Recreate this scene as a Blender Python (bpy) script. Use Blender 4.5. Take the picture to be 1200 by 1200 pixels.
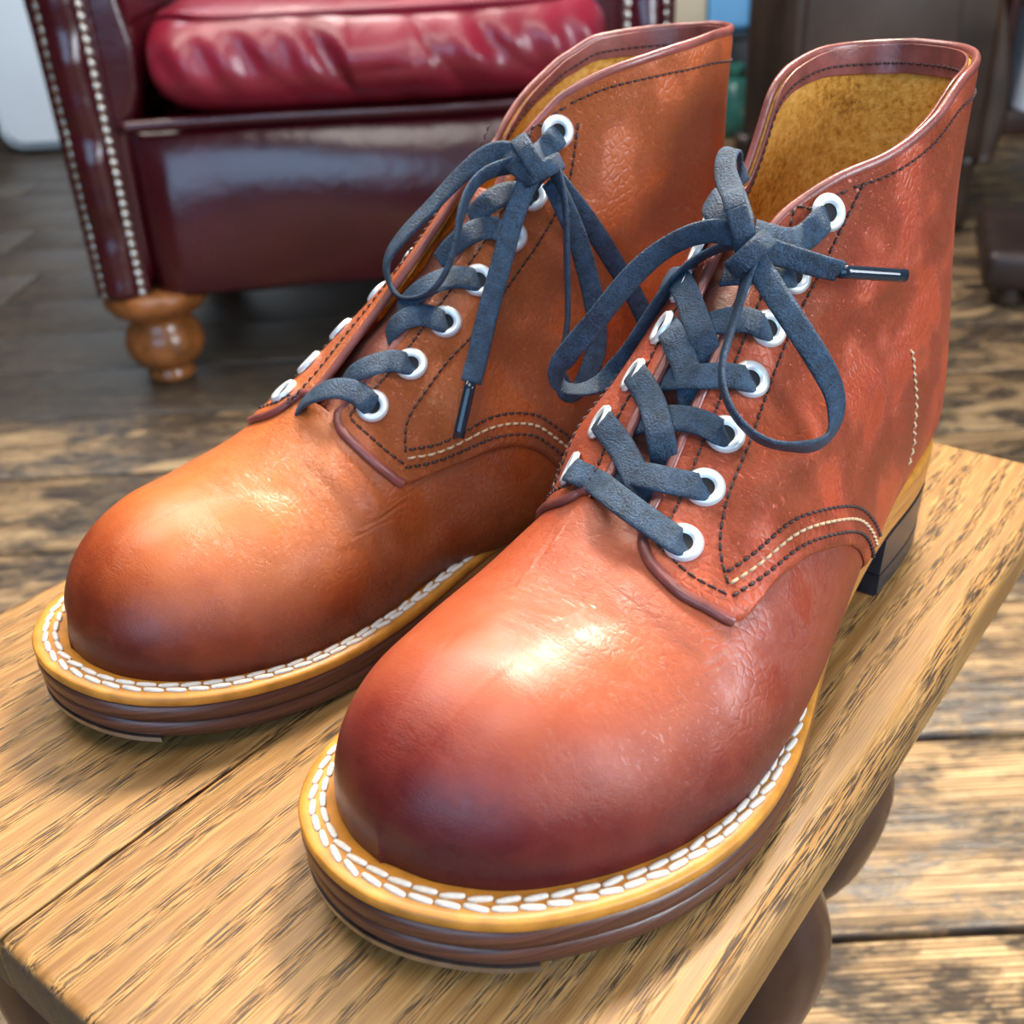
import bpy, bmesh, math, random
import numpy as np
from mathutils import Vector, Matrix
for _o in list(bpy.data.objects): bpy.data.objects.remove(_o)
scene = bpy.context.scene
COL = scene.collection
# ------------------------------------------------------------------ camera
STOOL_H = .42                         # height of the stool top above the floor
F_PX, PITCH, ROLL, CAM_H = 1252.7, .51377, -.05188, .2245
_f = np.array([0, math.cos(PITCH), -math.sin(PITCH)]); _r0 = np.array([1., 0, 0]); _u0 = np.cross(_r0, _f)
_r = _r0*math.cos(ROLL)+_u0*math.sin(ROLL); _u = -_r0*math.sin(ROLL)+_u0*math.cos(ROLL)
cam = bpy.data.objects.new('camera', bpy.data.cameras.new('camera')); COL.objects.link(cam)
cam.matrix_world = Matrix(((_r[0], _u[0], -_f[0], 0), (_r[1], _u[1], -_f[1], 0), (_r[2], _u[2], -_f[2], STOOL_H+CAM_H), (0, 0, 0, 1)))
cam.data.sensor_width = 36; cam.data.lens = 36*F_PX/1200; cam.data.clip_start = .01
cam.data.dof.use_dof = True; cam.data.dof.focus_distance = .31; cam.data.dof.aperture_fstop = 15
scene.camera = cam
# ------------------------------------------------------------------ world, lights, exposure
vs = scene.view_settings
vs.view_transform = 'Standard'; vs.look = 'None'; vs.exposure = 0.0; vs.gamma = 1.0; vs.use_curve_mapping = False
w = bpy.data.worlds.new('room_light'); scene.world = w; w.use_nodes = True
w.node_tree.nodes['Background'].inputs[0].default_value = (.80, .88, 1.0, 1)
w.node_tree.nodes['Background'].inputs[1].default_value = .085
def area(name, loc, target, size, power, color):
    l = bpy.data.lights.new(name, 'AREA'); l.shape = 'RECTANGLE'; l.size, l.size_y = size; l.energy = power; l.color = color
    o = bpy.data.objects.new(name, l); COL.objects.link(o); o.location = loc
    o.rotation_euler = (Vector(target)-Vector(loc)).to_track_quat('-Z', 'Y').to_euler(); return o
def spot(name, loc, target, power, color, angle, blend, radius):
    l = bpy.data.lights.new(name, 'SPOT'); l.energy = power; l.color = color; l.spot_size = math.radians(angle); l.spot_blend = blend; l.shadow_soft_size = radius
    o = bpy.data.objects.new(name, l); COL.objects.link(o); o.location = loc
    o.rotation_euler = (Vector(target)-Vector(loc)).to_track_quat('-Z', 'Y').to_euler(); return o
area('window_light_front', (-.65, -2.4, 1.45), (0, .6, .4), (2.7, 1.8), 64, (.38, .66, 1))
area('window_light_right', (2.0, -.75, 1.25), (.1, .4, .45), (.9, 1.2), 66, (.82, .91, 1))
spot('ceiling_spotlight', (.62, 1.45, 2.35), (.06, .34, .42), 500, (1, .89, .74), 52, .7, .25)
area('ceiling_light_b', (-.8, .9, 2.3), (.0, .3, .45), (1.0, 1.0), 26, (1, .92, .80))
area('ceiling_light_c', (.15, -.35, 2.5), (.0, .3, .45), (1.1, 1.1), 22, (1, .95, .90))
area('cabinet_fill_light', (-1.3, 2.3, 2.4), (-1.2, 3.6, .4), (.6, .6), 40, (.75, .88, 1))  # unseen lamp added to brighten the front of the white cabinet
area('ceiling_light_e', (-.25, 1.9, 2.5), (-.25, 1.9, .5), (.7, .7), 46, (1, .88, .82))
# ---------- numeric helpers ----------
def spline(xs, ys, x):
    """natural cubic spline, ys may be 2-D (columns)"""
    xs=np.asarray(xs,float); ys=np.asarray(ys,float); x=np.asarray(x,float)
    one=ys.ndim==1
    if one: ys=ys[:,None]
    n=len(xs); h=np.diff(xs)
    A=np.zeros((n,n)); b=np.zeros((n,ys.shape[1])); A[0,0]=A[-1,-1]=1
    for i in range(1,n-1):
        A[i,i-1]=h[i-1]; A[i,i]=2*(h[i-1]+h[i]); A[i,i+1]=h[i]
        b[i]=6*((ys[i+1]-ys[i])/h[i]-(ys[i]-ys[i-1])/h[i-1])
    M=np.linalg.solve(A,b)
    xc=np.clip(x,xs[0],xs[-1]); k=np.clip(np.searchsorted(xs,xc)-1,0,n-2)
    d=xc-xs[k]; hk=h[k]; sh=xc.shape+(1,)
    d=d.reshape(sh); hk=hk.reshape(sh)
    a=ys[k]; m0=M[k]; m1=M[k+1]
    r=a+d*((ys[k+1]-a)/hk-hk*(2*m0+m1)/6)+d**2*m0/2+d**3*(m1-m0)/(6*hk)
    return r[...,0] if one else r
def pchip(xs,ys,x):
    xs=np.asarray(xs,float); ys=np.asarray(ys,float); h=np.diff(xs); dl=np.diff(ys)/h
    m=np.zeros(len(xs)); m[0]=dl[0]; m[-1]=dl[-1]
    for i in range(1,len(xs)-1):
        if dl[i-1]*dl[i]>0:
            w1=2*h[i]+h[i-1]; w2=h[i]+2*h[i-1]; m[i]=(w1+w2)/(w1/dl[i-1]+w2/dl[i])
    x=np.clip(x,xs[0],xs[-1]); k=np.clip(np.searchsorted(xs,x)-1,0,len(xs)-2)
    t=(x-xs[k])/h[k]
    return ys[k]*(1+2*t)*(1-t)**2+m[k]*h[k]*t*(1-t)**2+ys[k+1]*t*t*(3-2*t)+m[k+1]*h[k]*t*t*(t-1)
SOLE_L=.300
_S=np.array([0,.01,.03,.06,.1,.2,.3,.4,.5,.6,.7,.78,.85,.9,.94,.97,.99,1.0])
_LA=np.array([0,13,23.4,31.5,36.5,40,40.5,43,50,58.5,62.5,60.4,54,46.1,37.6,27.1,15.5,0])/1000
_ME=np.array([0,13,24,32,37,39,36.8,34,35,41.6,49.2,51.3,49,44.2,37.1,28,16.5,0])/1000
def sole_bottom(y):
    return pchip([0,.07,.11,.15,.19,.22,.25,.28,.30],[.027,.025,.014,.004,0,.0008,.0035,.008,.012],y)
WELT_T=.0165
def sole_halfwidth(y,side):
    s=np.clip(np.asarray(y,float)/SOLE_L,0,1); w=np.arccos(1-2*s)/np.pi; wS=np.arccos(1-2*_S)/np.pi
    return spline(wS,_LA if side>0 else _ME,w)
def sole_outline(n=360):
    """closed outline (x lateral+, y): from heel centre along the lateral side to the toe and back medially"""
    w=np.linspace(0,1,n//2+1); y=SOLE_L*(1-np.cos(w*np.pi))/2
    a=np.c_[sole_halfwidth(y,1),y]; b=np.c_[-sole_halfwidth(y,-1),y]
    p=np.r_[a,b[-2:0:-1]]
    # even arc-length resample
    q=np.r_[p,p[:1]]; s=np.r_[0,np.cumsum(np.linalg.norm(np.diff(q,axis=0),axis=1))]
    t=np.linspace(0,s[-1],n+1)[:-1]
    r=np.c_[np.interp(t,s,q[:,0]),np.interp(t,s,q[:,1])]
    for _ in range(3): r=.5*r+.25*(np.roll(r,1,0)+np.roll(r,-1,0))
    return r
def offset_outline(p,d):
    tg=np.roll(p,-1,0)-np.roll(p,1,0); tg/=np.linalg.norm(tg,axis=1)[:,None]
    nrm=np.c_[-tg[:,1],tg[:,0]]   # inward (outline runs counter-clockwise)
    return p+nrm*np.asarray(d).reshape(-1,1) if np.ndim(d) else p+nrm*d
def welt_width(p):
    y=p[:,1]; w=pchip([0,.03,.08,.13,.18,.23,.27,.30],[.0035,.004,.005,.006,.0078,.0092,.0105,.0115],y)
    return np.where(p[:,0]<0,w*.92,w)
_OUT=sole_outline(); _INN=offset_outline(_OUT,welt_width(_OUT))
def inner_halfwidth(y,side):
    m=(_INN[:,0]>0) if side>0 else (_INN[:,0]<0)
    q=_INN[m]; o=np.argsort(q[:,1]); return np.interp(y,q[o,1],np.abs(q[o,0]),left=0,right=0)
TOE_Y=_INN[:,1].max()
def feather(y): return sole_bottom(y)+WELT_T
# ---------- boot body as a surface S(u, v) ----------
UMAX=8.5
def body_rows(P):
    rows=[]
    ya=.246; zt=P['toe_h']; y0=TOE_Y+.0005
    for u in np.linspace(0,1,13):
        ph=u*np.pi/2; y=ya+(y0-ya)*np.cos(ph)
        s=np.sin(ph); zc=feather(y)-.001+.0065*s
        wl=inner_halfwidth(y,1)+.0012*s; wm=inner_halfwidth(y,-1)+.0012*s
        if u==0: wl=wm=0
        rows.append([u, y,zc+(zt-zc)*s, y,zc-(zc-feather(y)+.008)*s, y,zc, wl,wm, 2.04,2.1+3.9*s])
    def add(u,T,B,C,wl,wm,nu,nl): rows.append([u,T[0]/1e3,T[1]/1e3,B[0]/1e3,B[1]/1e3,C[0]/1e3,C[1]/1e3,wl/1e3,wm/1e3,nu,nl])
    iw=lambda y,s:inner_halfwidth(y/1e3,s)*1e3
    k=P
    add(1.5,(229,zt*1e3+2),(229,6),(229,22.5),iw(229,1)+1.5,iw(229,-1)+1.5,2.08,5.5)
    add(2.0,(212,zt*1e3+4.5),(209,5),(210,26),iw(210,1)+3,iw(210,-1)+1.5,2.1,4.2)
    add(2.5,(198,77),(185,5),(189,29),iw(189,1)+5,iw(189,-1)+2.5,2.1,3.2)
    add(3.0,(186,84.5),(160,7),(167,34),iw(167,1)+8,iw(167,-1)+4.5,2.1,2.8)
    add(3.5,(174,94.5),(132,12),(143,40),51,42.5,2.1,2.8)
    add(4.0,(162,104.5),(104,22),(118,46),46,40,2.1,3.0)
    add(4.5,(150,115),(70,29),(92,53),41,38,2.1,3.3)
    add(5.0,(139,125),(36,32),(68,61),38,36.5,2.1,3.4)
    add(5.5,(129,134.5),(10,34),(54,70),36.5,35.5,2.1,3.3)
    add(6.0,(121,143),(2.5,47),(50,85),36,34,2.1,2.9)
    add(6.5,(114,151),(1,73),(49,104),34.5,32,2.1,2.5)
    add(7.0,(108,159),(3.5,102),(51,125),33,29,2.1,2.3)
    add(7.5,(102,167),(5.5,130),(52,146),32,27.3,2.1,2.2)
    add(8.0,(97,175),(5,158),(51,166),32,26.3,2.1,2.2)
    add(8.5,(93,183),(3,186),(48,185),32,26.3,2.1,2.2)
    return np.array(rows)
class Body:
    def __init__(s,P):
        s.P=P; r=body_rows(P); s.u=r[:,0]; s.r=r[:,1:]
    def base(s,u,v):
        """v in [0,1): 0 = front ridge, .25 = lateral side, .5 = bottom/back, .75 = medial side"""
        u,v=np.broadcast_arrays(np.asarray(u,float),np.asarray(v,float))
        k=spline(s.u,s.r,u)
        Ty,Tz,By,Bz,Cy,Cz,wl,wm,nu,nl=[k[...,i] for i in range(10)]
        a=2*np.pi*v; c=np.cos(a); sn=np.sin(a)
        n=np.where(c>0,nu,nl); e=2/n
        X=np.sign(sn)*np.abs(sn)**e; Z=np.sign(c)*np.abs(c)**e
        x=np.where(sn>0,np.maximum(wl,0),np.maximum(wm,0))*X
        y=Cy+np.where(Z>0,(Ty-Cy)*Z,(Cy-By)*Z); z=Cz+np.where(Z>0,(Tz-Cz)*Z,(Cz-Bz)*Z)
        return np.stack([x,y,z],-1)
    def normal(s,u,v,e=2e-3):
        du=s.base(np.clip(u+e*5,0,UMAX),v)-s.base(np.clip(u-e*5,0,UMAX),v); dv=s.base(u,v+e)-s.base(u,v-e)
        n=np.cross(du,dv); l=np.linalg.norm(n,axis=-1,keepdims=True); n=n/np.maximum(l,1e-12)
        return n
    def at(s,u,v,off=0.):
        u=np.asarray(u,float); v=np.asarray(v,float)
        p=s.base(u,v)
        return p+s.normal(u,v)*np.asarray(off)[...,None] if np.any(off) else p
# ------------------------------------------------------------------ object helpers
def tag(o, label=None, cat=None, group=None, kind=None):
    if label: o['label'] = label
    if cat: o['category'] = cat
    if group: o['group'] = group
    if kind: o['kind'] = kind
    return o
def empty(name, loc, rz=0, parent=None):
    o = bpy.data.objects.new(name, None); COL.objects.link(o); o.location = loc; o.rotation_euler.z = rz; o.parent = parent
    o.empty_display_size = .05; return o
def link(name, me, parent=None, mat=None):
    if mat is not None and not me.materials: me.materials.append(mat)
    o = bpy.data.objects.new(name, me); COL.objects.link(o); o.parent = parent; return o
def pydata(name, V, F, mat, parent=None, smooth=True, recalc=True, attr=None):
    me = bpy.data.meshes.new(name); me.from_pydata(np.asarray(V, float).tolist(), [], [tuple(int(i) for i in f) for f in F])
    if recalc:
        bm = bmesh.new(); bm.from_mesh(me); bmesh.ops.recalc_face_normals(bm, faces=bm.faces); bm.to_mesh(me); bm.free()
    if smooth: me.polygons.foreach_set('use_smooth', [True]*len(me.polygons))
    if attr is not None:
        a = me.attributes.new('tone', 'FLOAT', 'POINT'); a.data.foreach_set('value', np.asarray(attr, float).ravel())
    for m in (mat if isinstance(mat, (list, tuple)) else [mat]): me.materials.append(m)
    return link(name, me, parent)
def grid_faces(nu, nv, wrap=False, base=0):
    return [(base+i*nv+j, base+i*nv+(j+1) % nv, base+(i+1)*nv+(j+1) % nv, base+(i+1)*nv+j) for i in range(nu-1) for j in range(nv if wrap else nv-1)]
def shell(A, B):
    """closed shell between two grids of the same shape"""
    nu, nv = A.shape[:2]; n = nu*nv
    F = grid_faces(nu, nv)+[tuple(reversed(f)) for f in grid_faces(nu, nv, base=n)]
    for i in range(nu-1):
        F += [(i*nv, (i+1)*nv, n+(i+1)*nv, n+i*nv), (i*nv+nv-1, n+i*nv+nv-1, n+(i+1)*nv+nv-1, (i+1)*nv+nv-1)]
    for j in range(nv-1):
        F += [(j, n+j, n+j+1, j+1), ((nu-1)*nv+j, (nu-1)*nv+j+1, n+(nu-1)*nv+j+1, n+(nu-1)*nv+j)]
    return np.r_[A.reshape(-1, 3), B.reshape(-1, 3)], F
def resample(P, n=None, step=None, closed=False):
    P = np.asarray(P, float); s = np.r_[0, np.cumsum(np.linalg.norm(np.diff(P, axis=0), axis=1))]
    n = n or max(2, int(round(s[-1]/step))+1); t = np.linspace(0, s[-1], n)
    return np.stack([np.interp(t, s, P[:, k]) for k in range(P.shape[1])], 1)
def catmull(P, k=10):
    P = np.asarray(P, float); s = np.r_[0, np.cumsum(np.maximum(np.linalg.norm(np.diff(P[:, :3], axis=0), axis=1), 1e-6))]
    return spline(s, P, np.linspace(0, s[-1], (len(P)-1)*k+1))
def unit(a): return a/np.maximum(np.linalg.norm(a, axis=-1, keepdims=True), 1e-12)
def sweep(P, N, prof, closed_prof=True, cap=True):
    """sweep a 2-D profile (side, normal) along points P with surface normals N"""
    P = np.asarray(P); T = unit(np.gradient(P, axis=0)); N = np.asarray(N); N = unit(N-T*(N*T).sum(1, keepdims=True)); Sd = np.cross(T, N)
    prof = np.asarray(prof); m = len(prof)
    if prof.ndim == 2: V = P[:, None]+Sd[:, None]*prof[None, :, :1]+N[:, None]*prof[None, :, 1:]
    V = V.reshape(-1, 3); F = grid_faces(len(P), m, wrap=closed_prof)
    if cap and closed_prof: F += [tuple(range(m-1, -1, -1)), tuple(range((len(P)-1)*m, len(P)*m))]
    return V, F
def ellprof(a, b, n=8, p=2.): 
    t = 2*np.pi*np.arange(n)/n; c, s = np.cos(t), np.sin(t)
    return np.c_[np.sign(c)*np.abs(c)**(2/p)*a, np.sign(s)*np.abs(s)**(2/p)*b]
def join(parts):
    V, F, k = [], [], 0
    for v, f in parts:
        V.append(np.asarray(v)); F += [tuple(i+k for i in q) for q in f]; k += len(v)
    return np.concatenate(V), F
def dashes(P, N, pitch, length, width, thick):
    """a run of separate little sewn stitches along a path"""
    s = np.r_[0, np.cumsum(np.linalg.norm(np.diff(P, axis=0), axis=1))]; out = []
    f = lambda A, t: np.stack([np.interp(t, s, A[:, k]) for k in range(3)], -1)
    t = pitch*.5
    while t+length < s[-1]:
        q = np.array([t, t+length*.5, t+length]); c = f(P, q); n = unit(f(N, q)); c = c+n*np.array([-.3, .6, -.3])[:, None]*thick
        out.append(sweep(c, n, ellprof(width/2, thick/2, 5))); t += pitch
    return join(out)
def lathe(prof, n=24):
    prof = np.asarray(prof, float); a = 2*np.pi*np.arange(n)/n
    V = np.stack([prof[:, :1]*np.cos(a), prof[:, :1]*np.sin(a), np.repeat(prof[:, 1:], n, 1)], -1).reshape(-1, 3)
    return V, grid_faces(len(prof), n, wrap=True)
def frame_matrix(p, n, t):
    n = unit(np.asarray(n)); t = np.asarray(t); t = unit(t-n*(t@n)); b = np.cross(n, t)
    return Matrix(((t[0], b[0], n[0], p[0]), (t[1], b[1], n[1], p[1]), (t[2], b[2], n[2], p[2]), (0, 0, 0, 1)))

# ------------------------------------------------------------------ the boots
QLO_LAT = ([.0, .033, .038, .045, .057, .083, .11, .134, .1385, .144, .1625, .192, .229, .258, .30, .5],
           [2.85, 2.75, 2.55, 2.42, 2.33, 2.27, 2.33, 2.43, 2.52, 2.85, 3.235, 3.56, 3.84, 3.93, 3.97, 3.97])
QLO_MED = ([.0, .02, .045, .05, .06, .0694, .111, .15, .171, .1745, .179, .19, .212, .232, .3, .5],
           [3.0, 2.85, 2.80, 2.75, 2.70, 2.68, 2.72, 2.81, 2.89, 2.95, 3.2, 3.6, 3.87, 3.95, 3.98, 3.98])
BOOTS = {
 'R': dict(pose=(.15059, .40475, -2.27082), sx=-1, toe_h=.066, vfl=.033, vfm=.015,
   hi_lat=([.0, .033, .037, .054, .09, .139, .208, .264, .38, .5], [5.7, 5.85, 6.02, 6.39, 6.90, 7.32, 7.845, 8.2, 8.32, 8.34]),
   hi_med=([.0, .015, .05, .1, .15, .19, .205, .222, .237, .27, .35, .5], [6.0, 6.1, 6.32, 6.57, 6.82, 7.05, 7.3, 7.66, 7.98, 8.19, 8.31, 8.34]),
   eye_lat=[(6.377, .0819), (5.467, .0694), (4.824, .0667), (4.302, .0681), (3.732, .0639), (3.223, .0639), (2.653, .0667)],
   eye_med=[(5.98, .948), (5.5, .957), (5.02, .960), (4.533, .9630), (4.023, .9570), (3.514, .9470), (3.077, .9208)]),
 'L': dict(pose=(.08909, .45279, -2.49402), sx=1, toe_h=.066, vfl=.014, vfm=.045,
   hi_lat=([.0, .022, .06, .1, .127, .142, .173, .222, .255, .3, .5], [6.0, 6.1, 6.42, 6.68, 6.92, 7.26, 7.66, 8.02, 8.2, 8.34, 8.42]),
   hi_med=([.0, .045, .058, .094, .174, .26, .325, .5], [6.0, 6.6, 7.02, 7.73, 8.21, 8.37, 8.42, 8.42]),
   eye_lat=[(6.0, .088), (5.40, .088), (4.82, .088), (4.28, .088), (3.71, .084), (3.20, .078), (2.70, .060)],
   eye_med=[(7.178, .9042), (6.146, .9167), (5.479, .9181), (4.812, .9208), (4.254, .9222), (3.684, .9250), (3.126, .9236)]),
}
CREASES = {"R":[[[[2.119,0.9472],[2.131,0.0097],[2.082,0.0653],[2.082,0.1264]],7,1.1],[[[1.585,0.975],[1.743,0.0292],[1.779,0.0819],[1.815,0.1361]],8,-0.9],[[[6.535,0.2292],[5.394,0.1542],[4.533,0.1181],[4.048,0.0986]],8,-2.5],[[[5.576,0.2042],[4.472,0.1514],[3.647,0.1125],[3.077,0.0972]],8,2.0],[[[4.63,0.2556],[3.926,0.1625],[3.271,0.125]],9,-1.8],[[[5.164,0.0611],[4.873,0.0944],[4.315,0.1028]],9,-1.5],[[[0.627,0.0306],[0.675,0.1153],[0.966,0.1597]],12,-0.8],[[[6.474,0.1736],[5.625,0.1208],[4.873,0.0944]],7,0.9],[[[7.056,0.25],[6.231,0.1708],[5.115,0.1181]],2.0,0.6],[[[6.802,0.2403],[5.989,0.1708],[5.212,0.1347]],2.0,-0.6],[[[6.438,0.2319],[5.637,0.1694],[5.018,0.1472]],2.2,0.6],[[[6.049,0.2208],[4.982,0.1597],[4.484,0.1292]],2.2,-0.5],[[[1.427,0.9764],[1.573,0.0264],[1.609,0.0806],[1.646,0.1347]],2.4,-0.3],[[[2.24,0.9528],[2.252,0.0264],[2.192,0.0917]],2.4,-0.3],[[[1.828,0.9611],[1.937,0.0222],[1.925,0.0861],[1.949,0.1403]],2.2,-0.28]],"L":[[[[7.202,0.6611],[6.62,0.7792],[5.783,0.8375],[5.188,0.8514]],13,-3.0],[[[6.341,0.75],[5.722,0.8028],[4.909,0.8194]],10,1.5],[[[1.876,0.9444],[2.095,0.8681],[2.301,0.7931],[2.713,0.6569]],7,-0.9],[[[2.289,0.9625],[2.458,0.8694],[2.689,0.7778],[2.992,0.7347]],6,0.9],[[[1.318,0.9986],[1.439,0.8944],[1.621,0.8097]],9,0.8],[[[4.848,0.85],[4.375,0.8514],[3.805,0.8444]],9,-1.0],[[[2.653,0.7694],[3.017,0.7681],[3.405,0.7931]],5,-0.8],[[[1.937,0.9986],[2.131,0.9153],[2.167,0.8375],[2.301,0.7597]],2.2,-0.5],[[[2.24,0.9847],[2.434,0.8833],[2.422,0.7931],[2.604,0.7028]],2.2,-0.5],[[[2.495,0.9514],[2.616,0.8528],[2.701,0.7542]],2.2,-0.5],[[[1.949,0.9611],[2.119,0.8833],[2.192,0.8028]],2.0,0.4]]}
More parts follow.
